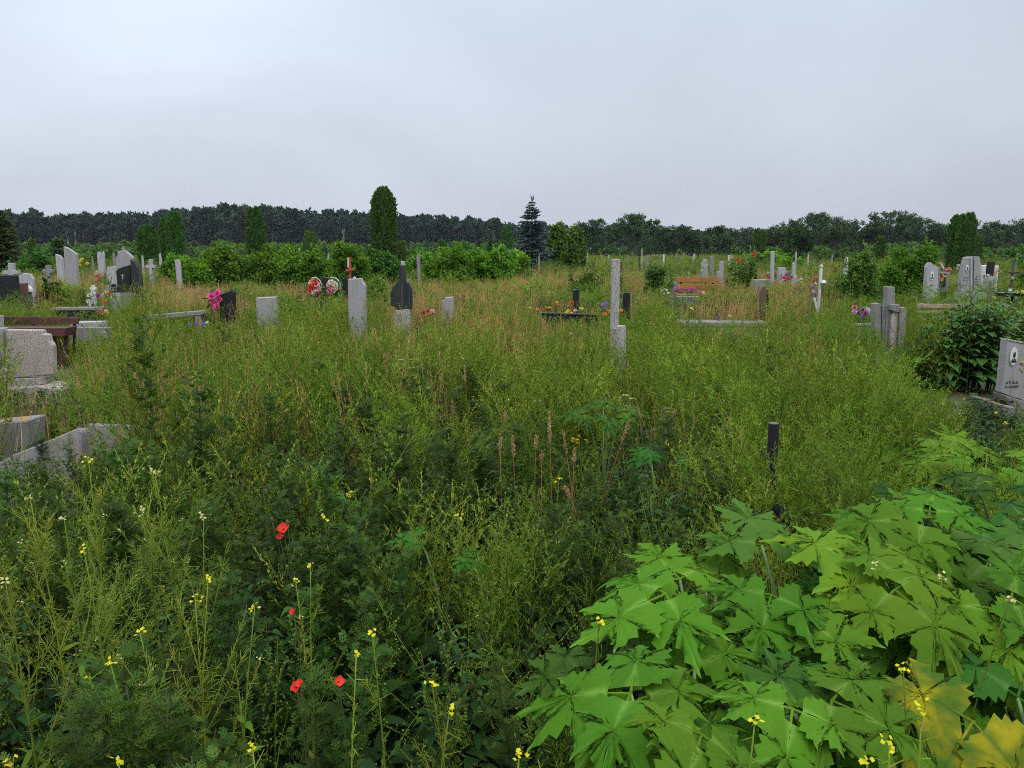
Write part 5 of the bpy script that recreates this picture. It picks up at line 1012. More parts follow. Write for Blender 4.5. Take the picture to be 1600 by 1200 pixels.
# far small gravestones
def far_graves():
    rng = random.Random(12); spots = []
    for px in (870, 880, 918, 951, 982, 1012, 1037, 1058, 1068, 1084, 1091, 1140): spots.append((px, rng.choice((394, 396, 398)), rng.choice((2.2, 3, 4)), 60 + rng.random() * 50))
    spots += [(1000, 388, 2, 62), (1004.5, 386.5, 2, 62), (504, 395, 3.5, 40), (511, 395, 4, 40), (517, 396, 4, 40), (842, 397, 3, 45), (250, 395, 5, 50), (276, 406, 7, 34), (1245, 392, 3, 60), (1320, 400, 4, 34), (1323, 401, 4, 34), (1340, 400, 4, 36), (1242, 405, 5, 40), (1264, 396, 3, 60), (1300, 396, 3, 70), (1590, 394, 3, 60), (200, 393, 4, 55), (176, 394, 5, 52), (143, 400, 4, 50), (222, 398, 4, 46)]
    base = {}; seen = {}; spots.sort()
    for k, mt in enumerate(('pale', 'concrete', 'black', 'whitepaint')):
        o = bevelled('small_gravestone', [(-.5, 0), (.5, 0), (.5, .8), (.3, 1.0), (-.4, .96), (-.5, .85)], .3, M[mt], None, bev=.03); base[mt] = o
    used = set()
    for i, (px, py, wpx, D) in enumerate(spots):
        mt = rng.choice(('pale', 'pale', 'concrete', 'concrete', 'black', 'whitepaint')); o = base[mt]
        if mt in used: o = o.copy(); S.collection.objects.link(o)
        used.add(mt); q = P(px, py, D); w_ = wpx * mpp(D) * .85; o.location = (q.x, D, 0); o.scale = (w_, w_ * .6, q.z); o.rotation_euler = (0, rng.uniform(-.04, .04), rng.uniform(-.3, .3))
        cn = {'pale': 'pale', 'concrete': 'grey', 'black': 'black', 'whitepaint': 'white'}[mt]
        marks = [(40, 'above the black slab'), (100, 'by the tall slanted stele'), (155, 'by the notched pale monument'), (195, 'by the rock monument'), (255, 'by the touching thuja pair'), (400, 'below the slim thuja'), (510, 'above the wreaths'), (650, 'by the hooked post'), (831, 'by the blue spruce'), (885, 'below the round green tree'), (962, 'by the tall speckled post'), (1010, 'below the broad rounded tree'), (1065, 'above the left of the bench'), (1100, 'above the right of the bench'), (1158, 'by the hollyhocks'), (1208, 'by the white post'), (1250, 'above the obelisk'), (1330, 'above the grey-green weedy bush'), (1590, 'by the iron cross')]
        mk = min(marks, key=lambda m: abs(m[0] - px))[1]; seen[(cn, mk)] = seen.get((cn, mk), 0) + 1; od = ('', 'second ', 'third ', 'fourth ', 'fifth ')[seen[(cn, mk)] - 1]
        tag(o, f'{od}tiny {cn} far gravestone {mk}' + (', counted from the left' if od else ''), 'gravestone', 'small far gravestones'); clear(px - wpx / 2, px + wpx / 2, py + 7, D, 3)
    for mt in base:
        if mt not in used: bpy.data.objects.remove(base[mt])
far_graves()
r, c = stele('pale stone cross in the tan grass left of the shrub row', cross_pts(234.5, 405, 434, 5, 414, 15, 5), 29, .13, M['pale'], name='stone_cross', cat='stone cross', gb=431, vis=430)
r, c = stele('leaning narrow pale stone at the left end of the shrub row', [(273, 407), (278, 405), (281, 413), (282, 430), (276, 430)], 28, .12, M['pale'], gb=428, vis=428)
# ================================================================ HOGWEED
def hog_leaflet(mb, B, D, Nn, L, rng, droop=.25, tint=.5, skew=0.0, wide=1.0):
    """one maple-like division: pointed lobes with coarse teeth, fanning from its base; creased along the veins"""
    D = Vector(D).normalized(); Nn = Vector(Nn); Sd = D.cross(Nn).normalized(); Nn = Sd.cross(D).normalized(); B = Vector(B)
    tips = [(-80, .50), (-37, .80), (0, 1.0), (37, .80), (80, .50)]
    tips = [(a * wide + skew * (abs(a) / 60) + rng.uniform(-6, 6), r * rng.uniform(.85, 1.12) * (1 - (.3 if (a > 60) == (skew > 0) and abs(a) > 60 else 0) * (1 if skew else 0))) for a, r in tips]
    P2 = lambda a, r: np.array([r * math.cos(math.radians(a)), r * math.sin(math.radians(a))])
    key = [(P2(tips[0][0] - 34, .16), 0, 0)]
    for q, (t0, t1) in enumerate(zip(tips, tips[1:] + [None])):
        key.append((P2(*t0), 1, t0[0]))
        if t1: key.append((P2((t0[0] + t1[0]) / 2, (.52, .54, .54, .52)[q] * min(t0[1], t1[1]) * rng.uniform(.92, 1.1)), 0, 0))
    key.append((P2(tips[-1][0] + 34, .16), 0, 0)); pts = []
    for (p, tp, _), (q, tq, _) in zip(key[:-1], key[1:]):
        seg = q - p; ln = np.linalg.norm(seg); nrm2 = np.array([seg[1], -seg[0]]) / max(ln, 1e-6); k = 7 if ln > .25 else 5
        for s in range(k):
            f = s / k; wt = min(1, 1.9 * (f if tp else 1 - f)) if (tp or tq) else 1; off = (.035 * math.sin(math.pi * f) + ((.055 if (s % 2) else -.025) if s else 0)) * wt
            sh = .35 / k * (1 if tq else -1) if s % 2 else 0       # teeth lean towards the tip
            pts.append((p + seg * (f + sh * .6) + nrm2 * off, 1 if (tp and s == 0) else 0, 1 if s % 2 else 0))
    pts.append((key[-1][0], 0, 0)); zero = (np.zeros(2), 1, 0); pts = [zero] + pts + [zero]; C0 = np.array([.36, 0.0]); fr = (0, .10, .30, .55, .80, 1.0); rows = []; ts = []; es = []; n = len(pts)
    curl = rng.uniform(-.05, .10); tw = rng.uniform(-.15, .15); ph = rng.uniform(0, 6)
    for i, (p, tip, tooth) in enumerate(pts):
        for f in fr:
            x, y = (C0 + (p - C0) * f) * L; rr = math.hypot(x, y) / L
            qx, qy = p - C0; dm = 0 if tip else 1; z = .015 * L * dm * math.sin(f * math.pi * .8) * min(1, math.hypot(qx, qy) * 2) + .026 * L * math.sin(7 * x / L + ph) * math.sin(6 * y / L + ph * 2) + curl * L * rr * rr * f + tw * y * rr
            v = B + D * x + Sd * y + Nn * z; v.z -= droop * L * rr ** 2.2
            rows.append(v + Vector(tuple(rng.normal(0, .0009, 3)))); ts.append(tint + rng.normal(0, .02)); es.append((1.0 if tip else (.42 if tooth and f > .5 and f < 1 else 0)) if f > 0 else 1.0)
    k = len(fr); F = [(i * k + j, i * k + j + 1, (i + 1) * k + j + 1, (i + 1) * k + j) for i in range(n - 1) for j in range(k - 1)]
    mb.add([tuple(p) for p in rows], F, ts, es)
def hog_leaf(parent, org, J, az, size, tilt, rng, mat='hog', tint=.5, base=None, n5=True, roll=0.0):
    """J joint position (world), az heading of the end leaflet, tilt upward slope; stalk runs to the plant's base"""
    mb = MB(); J = Vector(J); nv = Vector((rng.normal(0, .16) + .25 * roll, -.42 + rng.normal(0, .14), 1)).normalized(); D = Vector((math.cos(az), math.sin(az), tilt)); D = (D - nv * D.dot(nv) * .85).normalized(); Sd = D.cross(nv).normalized(); Nn = Sd.cross(D).normalized(); o = J - org
    for q, (ang, sc, stalk, skew) in enumerate(((0, 1.0, .22, 0), (1.42, .88, .10, 0), (-1.42, .88, .10, 0))):
        ang += rng.uniform(-.22, .22); dd = D * math.cos(ang) + Sd * math.sin(ang) + Nn * rng.uniform(-.12, .06)
        hog_leaflet(mb, o + dd * (stalk * size) + Nn * (.003 * q), dd, Nn + dd * rng.uniform(-.15, .2) + Sd * rng.uniform(-.25, .25), size * 1.0 * sc, rng, rng.uniform(.12, .55), tint + rng.normal(0, .07), 0, rng.uniform(.80, .94))
        tube(mb, [tuple(o), tuple(o + dd * (stalk + .12) * size)], [.004, .0025], 5, .9)
    l = mb.obj('leaf', M[mat], parent, smooth=True)
    st = MB(); b = (base if base is not None else Vector((0, 0, 0))); b = Vector(b); back = o - D * .12; mid = b * .45 + back * .55 + Vector((0, 0, .12)); k = np.linspace(0, 1, 7)[:, None]
    pb, pm, pe = np.array(b), np.array(mid), np.array(o); path = (1 - k) ** 2 * pb + 2 * k * (1 - k) * pm + k * k * pe; tube(st, path, np.linspace(.011, .0045, 7), 7, .5); st.obj('leaf_stalk', M['hogstem'], parent); return l
def hogweed(label, bx, by, leaves, seed):
    rng = np.random.default_rng(seed); r = thing('hogweed_plant', label, 'hogweed', (bx, by, 0)); org = Vector((bx, by, 0))
    for i, (px, py, z, size, azd, tilt, mat, tint) in enumerate(leaves):
        size *= 1.08
        hog_leaf(r, org, PZ(px, py, z), math.radians(azd), size, tilt, rng, mat, tint, base=(rng.normal(0, .04), rng.normal(0, .04), 0), roll=rng.uniform(-.38, .38))
# azimuth in degrees: 0 = to the right, 90 = away, 180 = left, 270 = towards the camera
hogweed('hogweed clump at the left end of the big-leaf patch', .62, 2.15, [
    (1040, 928, 1.06, .24, 200, -.02, 'hog', .55), (1062, 905, 1.02, .20, 110, .1, 'hog', .5), (1068, 968, .98, .19, 300, -.35, 'hog', .42), (1120, 900, .98, .17, 60, 0, 'hog', .5)], 1)
hogweed('nearest hogweed clump with the widest leaves at the bottom', .38, 1.62, [
    (985, 1084, 1.0, .235, 165, .12, 'hog', .40), (1000, 1092, .98, .21, 285, -.25, 'hog', .42), (1085, 1045, .93, .20, 100, .05, 'hog', .35), (1096, 1148, 1.02, .19, 250, -.1, 'hog', .5), (1075, 1170, .9, .18, 330, -.1, 'hog', .3), (1150, 1088, .9, .13, 20, .0, 'hog', .85), (905, 1050, .8, .17, 190, .1, 'hogdark', .6)], 2)
hogweed('middle hogweed clump with bluish upright leaves at the back', .95, 2.3, [
    (1190, 852, 1.08, .22, 90, .1, 'hogdark', 1.0), (1205, 930, 1.05, .20, 235, -.2, 'hog', .38), (1250, 965, 1.0, .19, 300, -.3, 'hog', .38), (1200, 1010, .95, .17, 200, -.2, 'hogdark', .9), (1150, 985, .9, .18, 250, -.3, 'hogdark', .8)], 3)
hogweed('yellow-green hogweed clump with the brightest leaves', 1.25, 2.25, [
    (1345, 878, 1.1, .22, 150, .05, 'hog', .85), (1398, 922, 1.08, .21, 290, -.15, 'hog', .8), (1400, 900, 1.1, .2, 40, .1, 'hog', .75), (1320, 990, .95, .24, 340, -.05, 'hogdark', .5), (1330, 950, .9, .2, 200, -.2, 'hogdark', .5), (1460, 950, 1.02, .22, 340, -.12, 'hog', .5)], 4)
hogweed('low hogweed clump at the bottom with dark-edged leaves', 1.0, 1.65, [
    (1238, 1108, .98, .19, 245, -.15, 'hog', .45), (1215, 1100, .95, .16, 120, 0, 'hog', .4), (1300, 1095, .98, .2, 330, -.2, 'hog', .35), (1370, 1085, .85, .2, 30, 0, 'hogdark', .5), (1360, 1160, .8, .18, 270, -.1, 'hogdark', .5), (1195, 1180, .9, .17, 200, -.1, 'hog', .4)], 5)
hogweed('tallest hogweed clump raised above the others on the right', 1.55, 2.75, [
    (1440, 815, 1.17, .24, 165, .12, 'hog', .42), (1452, 800, 1.19, .19, 60, .35, 'hog', .45), (1430, 835, 1.12, .2, 270, -.3, 'hog', .4), (1530, 830, .95, .26, 350, -.02, 'hogdark', .3), (1500, 860, 1.0, .2, 250, -.3, 'hog', .35)], 6)
hogweed('hogweed clump cut by the right edge', 1.75, 2.3, [
    (1545, 880, 1.05, .23, 120, .1, 'hogdark', 1.0), (1580, 935, 1.05, .22, 340, -.1, 'hog', .4), (1545, 950, 1.02, .2, 260, -.3, 'hog', .5), (1600, 870, 1.05, .22, 60, .1, 'hogdark', .9), (1590, 1040, .85, .24, 200, -.1, 'hogdark', .4)], 7)
hogweed('hogweed with one yellowing leaf at the bottom right corner', 1.45, 1.6, [
    (1520, 1128, .95, .25, 225, -.05, 'hogold', .5), (1590, 1090, .9, .25, 60, .1, 'hogdark', .5), (1560, 1180, .85, .2, 300, -.1, 'hogdark', .5), (1460, 1180, .75, .2, 200, 0, 'hogdark', .4)], 8)
def hog_fill():
    rng = np.random.default_rng(77)
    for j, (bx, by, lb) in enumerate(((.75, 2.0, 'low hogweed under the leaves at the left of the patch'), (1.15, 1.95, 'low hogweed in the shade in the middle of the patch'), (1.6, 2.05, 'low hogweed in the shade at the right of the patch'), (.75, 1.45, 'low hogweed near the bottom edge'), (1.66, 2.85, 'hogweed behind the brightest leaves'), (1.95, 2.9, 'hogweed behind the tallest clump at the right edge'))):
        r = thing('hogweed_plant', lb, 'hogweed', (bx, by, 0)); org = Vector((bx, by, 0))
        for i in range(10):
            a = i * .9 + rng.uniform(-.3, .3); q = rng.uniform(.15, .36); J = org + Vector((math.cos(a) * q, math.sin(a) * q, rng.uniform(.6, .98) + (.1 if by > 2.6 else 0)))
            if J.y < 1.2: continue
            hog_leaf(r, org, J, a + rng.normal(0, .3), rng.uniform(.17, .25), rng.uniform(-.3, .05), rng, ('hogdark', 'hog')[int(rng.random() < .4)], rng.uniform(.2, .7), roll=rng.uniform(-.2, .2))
hog_fill()
def lone(label, px, py, D, size, k, seed, mat='hog', tint=.5):
    rng = np.random.default_rng(seed); c = P(px, py, D); r = thing('hogweed_plant', label, 'hogweed', (c.x, D, 0)); org = Vector((c.x, D, 0)); w_ = size / mpp(D); clear(px - w_, px + w_, py + 22, D, 10)
    for i in range(k):
        a = i / k * 6.28 + rng.uniform(-.3, .3); J = Vector((c.x, D, c.z)) + Vector((math.cos(a) * size * .9, math.sin(a) * size * .9, rng.uniform(-.1, .02))); hog_leaf(r, org, J, a, size * rng.uniform(.8, 1.1), rng.uniform(-.2, .1), rng, mat, tint + rng.normal(0, .1))
lone('small hogweed half hidden in the middle of the weeds', 945, 640, 5.6, .17, 4, 21, 'hogdark', .6)
lone('hogweed showing among nettles below the middle one', 1030, 700, 4.9, .15, 3, 22, 'hogdark', .5)
lone('rounded pale green hogweed in front of the right-hand headstone', 1545, 712, 4.9, .30, 8, 23, 'hog', .75)
lone('spreading hogweed left of the rounded pale one', 1470, 700, 5.3, .22, 5, 24, 'hog', .55)
lone('low hogweed left of the big-leaf patch', 690, 835, 3.4, .12, 2, 25, 'hogdark', .8)

# big broad-leaved bush at the right
def broad_bush(label, px0, px1, yt, D, seed, stems=26, L=.2):
    rng = np.random.default_rng(seed); a = P(px0, 500, D); b = P(px1, 500, D); r = thing('broadleaf_bush', label, 'bush', ((a.x + b.x) / 2, D, 0)); wd = b.x - a.x; mb = MB(); st = MB(); H = P(800, yt, D).z; clear(px0, px1, 618, D - .6, 14)
    for s in range(stems):
        bx = rng.uniform(-.5, .5) * wd; by = rng.uniform(-.5, .5) * wd * .5; h = H * (1 - .9 * (bx / wd - .12) ** 2 * 2) * rng.uniform(.72, 1)
        path = curve_path(rng, (bx * .7, by, 0), (bx * .3, 0, h), h, 6, .05); tube(st, path, np.linspace(.012, .004, 7), 5, .5)
        n = 24; s0 = np.linspace(.15, 1, n); p, t = samp(path, s0); az = np.arange(n) * 2.4 + rng.uniform(-.3, .3, n); d = np.stack([np.cos(az), np.sin(az), .35 + 0 * az], 1)
        LL = L * rng.uniform(.7, 1.15, n) * (1.05 - .45 * s0); leaves6(mb, A(p + d * .03), A(d), A(np.stack([-d[:, 0] * .3, -d[:, 1] * .3, 1 + 0 * az], 1)), LL, LL * .62, rng.uniform(.35, .7, n), .18, np.clip(rng.normal(.5, .22, n) + .15 * (s0 - .5), 0, 1), (1, .7))
    mb.obj('leaves', M['broad'], r); st.obj('stems', M['stem'], r)
broad_bush('large dark bush of broad pointed leaves left of the portrait headstone', 1422, 1575, 458, 11, 31, 80, .24)
broad_bush('taller broad-leaved bush behind the portrait headstone at the right edge', 1500, 1690, 452, 12.5, 32, 60, .24)
# hollyhocks
def hollyhock():
    D = 24; c = P(1158, 440, D); rng = np.random.default_rng(8); r = thing('hollyhock_clump', 'tall hollyhock clump with pale spires and red blooms behind the bench', 'hollyhock', (c.x, D, 0)); mb = MB(); st = MB(); s = mpp(D)
    for i in range(15):
        px = rng.uniform(1138, 1182); top = rng.uniform(380, 402); q = P(px, top, D); x = q.x - c.x; y = rng.uniform(-.3, .3); path = np.array([[x * .6, y, 0], [x * .85, y, q.z * .5], [x, y, q.z]]); tube(st, path, [.012, .009, .004], 4, .6)
        n = 90; s0 = rng.uniform(.1, .85, n); p, t = samp(path, s0); az = rng.uniform(0, 6.28, n); d = np.stack([np.cos(az), np.sin(az), .3 + 0 * az], 1); LL = .22 * (1.15 - s0); blades(mb, A(p + d * .06), A(d), nrm(A([[0, 0, 1.]]) + rv(rng, n) * .4), LL, LL * .9, rng.random(n))
        k = 22; s0 = rng.uniform(.78, 1, k); p, t = samp(path, s0); blades(mb, A(p), rv(rng, k), rv(rng, k), .05, .04, .95)
    mb.obj('leaves', M['shrub2'], r); st.obj('stem', M['wiry'], r)
    for px, py in ((1177, 399), (1179, 396), (1153, 405), (1143, 402), (1160, 408)):
        m = MB(); q = P(px, py, D - .3); head(m, Vector((q.x - c.x, -.3, q.z)), (0, -1, .2), .055, rng); m.obj('flower', FL['red' if px > 1150 else 'peach'], r)
    clear(1136, 1184, 442, D, 6)
hollyhock()

# ================================================================ POPPIES
def poppy(label, px, py, D, rad, seed, bud=False, extra=()):
    rng = np.random.default_rng(seed); q = P(px, py, D); r = thing('poppy_plant', label, 'poppy', (q.x + .03, D, 0)); org = Vector((q.x + .03, D, 0)); st = MB(); lf = MB()
    for j, (ex, ey, er) in enumerate([(px, py, rad)] + list(extra)):
        q = P(ex, ey, D) - org; path = np.array([[0, 0, 0], [q.x * .3, .02, q.z * .5], [q.x * .8, .02, q.z * .88], list(q)]); tube(st, path, [.003, .0025, .0018, .0015], 5, .5)
        if er > .008:
            mb = MB(); n = Vector((rng.normal(0, .3), -.65, .75)).normalized(); a = n.orthogonal().normalized(); b = n.cross(a)
            for k in range(4):
                an = k * 1.571 + .3; dr = a * math.cos(an) + b * math.sin(an); sd = n.cross(dr); vs = []; F = []; G = 7; R_ = 6
                for i in range(R_):
                    f = i / (R_ - 1)
                    for g in range(G):
                        w = (g / (G - 1) - .5) * 2; rr = er * f * (1 - .16 * w * w) * (1.0 if k % 2 else 1.1); wd = er * (.25 + .75 * math.sin(f * 1.7)) * w * .9
                        z = er * (.95 * f * f + .17 * math.sin(w * 7 + k * 2 + seed) * f + .08 * math.sin(f * 11 + w * 3 + k) + .12 * w * w * f) + .0015 * (k % 2)
                        p = Vector(q) + dr * rr + sd * wd + n * z; vs.append(tuple(p))
                for i in range(R_ - 1):
                    for g in range(G - 1): F.append((i * G + g, i * G + g + 1, (i + 1) * G + g + 1, (i + 1) * G + g))
                mb.add(vs, F)
            mb.obj('flower', FL['poppy'], r, smooth=True)
            mb = MB(); tube(mb, [tuple(Vector(q)), tuple(Vector(q) + n * er * .35)], [er * .13, er * .15], 8); mb.obj('seed_pod', FL['black'], r)
        else: 
            mb = MB(); tube(mb, [tuple(Vector(q)), tuple(Vector(q) + Vector((0, 0, .006))), tuple(Vector(q) + Vector((0, 0, .018)))], [.003, .007, .004], 8, .6); mb.obj('bud', M['stem'], r)
    n = 14; az = rng.uniform(0, 6.28, n); z = rng.uniform(.05, .5, n) * q.z; d = np.stack([np.cos(az), np.sin(az), .6 + 0 * az], 1); blades(lf, A(np.stack([0 * z, 0 * z, z], 1)), A(d), rv(rng, n), .12, .025, .5); lf.obj('leaves', M['mug'], r); st.obj('stem', M['stem'], r)
    clear(px - 12, px + 12, py + 18, D, 3)
poppy('highest red poppy with a smaller crumpled bloom below it', 443, 828, 3.0, .020, 1, extra=[(437, 840, .012), (449, 819, .004), (425, 815, .004)])
poppy('red poppy with ragged petals, left of the lower two', 463, 1075, 1.95, .012, 2, extra=[(469, 1069, .009)])
poppy('red poppy with one whole broad bloom, right of the lower two', 528, 1066, 1.9, .0118, 3)
poppy('tiny dark red poppy bud between the upper and lower poppies', 458, 957, 2.4, .009, 4)

# ================================================================ MUSTARD (yellow flowered)
def mustard(label, px, py, D, h_, col, seed, branchy=0, rp=1.0):
    rng = np.random.default_rng(seed); q = P(px, py, D); bx = q.x + rng.normal(0, .06); by = D + rng.uniform(.0, .1); r = thing('mustard_plant', label, 'wild mustard', (bx, by, 0)); tip = np.array([q.x - bx, q.y - by, q.z])
    st = MB(); path = np.array([[0, 0, 0], tip * [.2, .2, .35], tip * [.55, .55, .7], tip]); k = np.linspace(0, 1, 9); path, _ = samp(path, k); tube(st, path, np.linspace(.0045 if branchy > 5 else .0035, .0014, 9), 5, .85)
    ends = [(tip, 1.0)]; P0 = []; P1 = []
    for i in range(branchy):
        s0 = rng.uniform(.3, .85); p, t = samp(path, [s0]); az = rng.uniform(0, 6.28); L = rng.uniform(.15, .42) * (1.1 - s0) * 1.6; b = curve_path(rng, p[0], (math.cos(az) * .6, math.sin(az) * .6, 1), L, 6, .08, .03); tube(st, b, np.linspace(.0026, .0011, 7), 3, .85, 0, False); ends.append((b[-1], .7))
        for _ in range(38):
            pp, tt = samp(b, [rng.random()]); d = tt[0] * .8 + rng.normal(0, .5, 3); d /= np.linalg.norm(d); P0.append(pp[0]); P1.append(pp[0] + d * rng.uniform(.015, .045))
    n = 46; pp, tt = samp(path, rng.uniform(.35, .97, n)); d = nrm(tt * .8 + rng.normal(0, .5, (n, 3))); P0 += list(pp); P1 += list(pp + d * rng.uniform(.012, .04, (n, 1))); wires(st, A(P0), A(P1), .0013, .92); 
    n = 12; pp, tt = samp(path, rng.uniform(.05, .6, n)); d = rv(rng, n) + A([0, 0, .3]); leaves6(st, A(pp), d, rv(rng, n) + A([0, 0, 1]), rng.uniform(.04, .09, n), .02, .3, .1, .4); st.obj('stem', M['wiry'], r)
    for j, (e, sc) in enumerate(ends):
        if j and rng.random() < .8: continue
        mb = MB(); nf = int(7 * sc); cc = col if j == 0 or rng.random() < .5 else 'seedcream'
        for i in range(nf):
            c = Vector(e) + Vector((rng.normal(0, .0075), rng.normal(0, .0075), rng.uniform(-.012, .010))) * sc * rp; n0 = Vector((rng.normal(0, .5), rng.normal(-.3, .5), 1)); head(mb, c, n0, .0052 * sc * rp, rng, petals=4, layers=1)
        mb.obj('flower_head', FL[cc], r)
    clear(px - 9, px + 9, py + 10, D, 4)
MU = [(485, 884, 'mustard', 'mustard with a bright flower head above and right of the poppy bud'), (462, 907, 'mustard', 'mustard with a wide two-part yellow head near the poppy bud'), (582, 990, 'mustard', 'mustard with a loose open yellow head right of the centre-left poppies'), (557, 1022, 'mustard', 'small yellow mustard just above the whole poppy bloom'), (703, 1107, 'mustard', 'mustard head low in the bottom centre'), (675, 1070, 'mustard', 'mustard head above the low bottom-centre one'),
      (394, 1167, 'mustard', 'large yellow mustard head at the bottom below the ragged poppy'), (811, 1176, 'mustard', 'small yellow mustard at the bottom left of the big leaves'), (1180, 1123, 'mustard', 'yellow mustard in front of the yellowish big leaf'), (1440, 1103, 'mustard', 'flat-topped yellow mustard among the dark right leaves'), (1411, 1043, 'mustard', 'upper yellow mustard of the right-hand column'), (1390, 1162, 'mustard', 'lower yellow mustard of the right-hand column'), (1355, 1194, 'mustard', 'yellow mustard touching the bottom edge right of centre'),
      (218, 986, 'mustard', 'yellow mustard low in the left foreground'), (325, 906, 'mustard', 'yellow mustard left of the poppy bud'), (398, 948, 'mustard', 'yellow mustard between the left foreground and the poppy bud'), (15, 1190, 'yellow', 'deep yellow head in the bottom left corner'), (185, 1188, 'mustard', 'yellow mustard on the bottom edge at the left'), (580, 750, 'mustard', 'far yellow speck above the upper poppy to the right'), (545, 772, 'mustard', 'second far yellow speck right of the upper poppy'), (507, 808, 'mustard', 'yellow mustard right of the upper poppy'),
      (715, 808, 'mustard', 'yellow mustard in the middle of the weeds'), (873, 750, 'mustard', 'pair of yellow specks among the nettles'), (1557, 645, 'mustard', 'upper yellow mustard before the right headstone'), (1572, 660, 'mustard', 'lower yellow mustard before the right headstone'), (936, 972, 'mustard', 'yellow tip rising by the left big leaves'), (1367, 882, 'seedcream', 'pale mustard tip over the brightest leaves'), (1472, 900, 'seedcream', 'pale mustard tip over the right big leaves'), (1578, 935, 'seedcream', 'pale mustard tip over the right edge leaves'), (905, 686, 'yellow', 'clump of yellow ragwort above the nettles')]
for i, (px, py, col, lb) in enumerate(MU):
    z = .98 + (i % 5) * .02 if py > 860 else (.75 if py > 700 else .6)
    if 930 < px: z = min(1.18, z + .14) if py > 860 else z
    D = PZ(px, py, z).y; mustard(lb, px, py, D, z, col, 600 + i, 1 if py > 860 else 0, rp=1.0 if D < 3 else 1.5 if px != 905 else 3.2)
# tall branching plants of the left foreground
for i, (px, py, D, br, col, lb) in enumerate([(138, 716, 2.5, 13, 'mustard', 'tallest branching mustard at the left with a bright yellow tip'), (241, 734, 2.5, 14, 'seedcream', 'branching mustard with a pale head right of the tallest one'), (318, 806, 2.35, 12, 'seedcream', 'branching mustard leaning right with a cream tip'), (46, 775, 2.4, 13, 'seedcream', 'branching mustard with faded tips near the left edge'), (222, 793, 2.6, 10, 'seedcream', 'shorter mustard with two pale heads between the tall ones'),
     (131, 858, 2.1, 12, 'mustard', 'mustard with a dense yellow-green middle below the tallest one'), (8, 908, 2.0, 10, 'seedcream', 'mustard at the left edge with spreading side stems'), (100, 808, 2.3, 8, 'seedcream', 'thin mustard with a withered head near the left slabs'), (172, 1035, 1.75, 12, 'mustard', 'thick-stemmed mustard in the bottom left with many side branches'), (305, 936, 2.1, 9, 'mustard', 'mustard with feathery green sides left of centre')]):
    mustard(lb, px, py, D, 1, col, 700 + i, br)
# dock / dry seed stalks
def stalk(label, px, py, py1, D, seed, lean=0):
    rng = np.random.default_rng(seed); q = P(px, py, D); e = P(px + lean, py1, D); bx = e.x + (e.x - q.x) * .8; r = thing('dock_stalk', label, 'dock', (bx, D, 0)); st = MB(); path = np.array([[0, 0, 0], [e.x - bx, 0, e.z], [(e.x * .4 + q.x * .6) - bx, 0, e.z * .4 + q.z * .6], [q.x - bx, 0, q.z]]); tube(st, path, [.0035, .003, .0024, .0014], 5, .25); st.obj('stem', M['redstem'], r)
    sd = MB(); n = 150; s0 = rng.uniform(.70, 1, n); p, t = samp(path, s0); wv = .008 * np.sin((s0 - .68) / .32 * 3.0); d = rv(rng, n) * .7 + A(t); blades(sd, A(p + rv(rng, n) * wv[:, None]), d, rv(rng, n), .015, .006, np.clip(rng.normal(.75, .2, n), 0, 1)); sd.obj('seed_head', M['redstem'], r); clear(px - 7, px + 7, py1 - 25, D, 20)
for i, a in enumerate([(781, 680, 770, 4.6, 2, 'reddish dock stalk at the left of the dry stalk group'), (790, 643, 700, 5.4, 0, 'far dry stalk rising above the stalk group'), (801, 683, 775, 4.5, 4, 'dry stalk standing close beside the leftmost reddish one'), (858, 645, 775, 4.5, 4, 'tallest reddish dock stalk in the middle of the group'), (838, 682, 735, 4.6, -2, 'short pale stalk tip left of the tallest dock stalk'), (880, 673, 770, 4.4, 14, 'reddish stalk with a drooping tan head right of the tallest'), (846, 705, 770, 4.3, 0, 'low stalk with a pale fluffy head below the tallest'),
      (884, 762, 815, 4.0, 22, 'lowest red stalk bent to the left'), (983, 657, 745, 4.6, -30, 'pale grass stalk leaning right beside the middle hogweed'), (707, 628, 690, 5.4, 3, 'pale single seed stalk left of the stalk group'), (726, 572, 640, 7, 4, 'far tan seed stalk in the yellow-green weeds'), (898, 702, 760, 4.3, -3, 'thin pale stalk at the right end of the group')]):
    stalk(a[5], a[0], a[1], a[2], a[3], 800 + i, a[4])

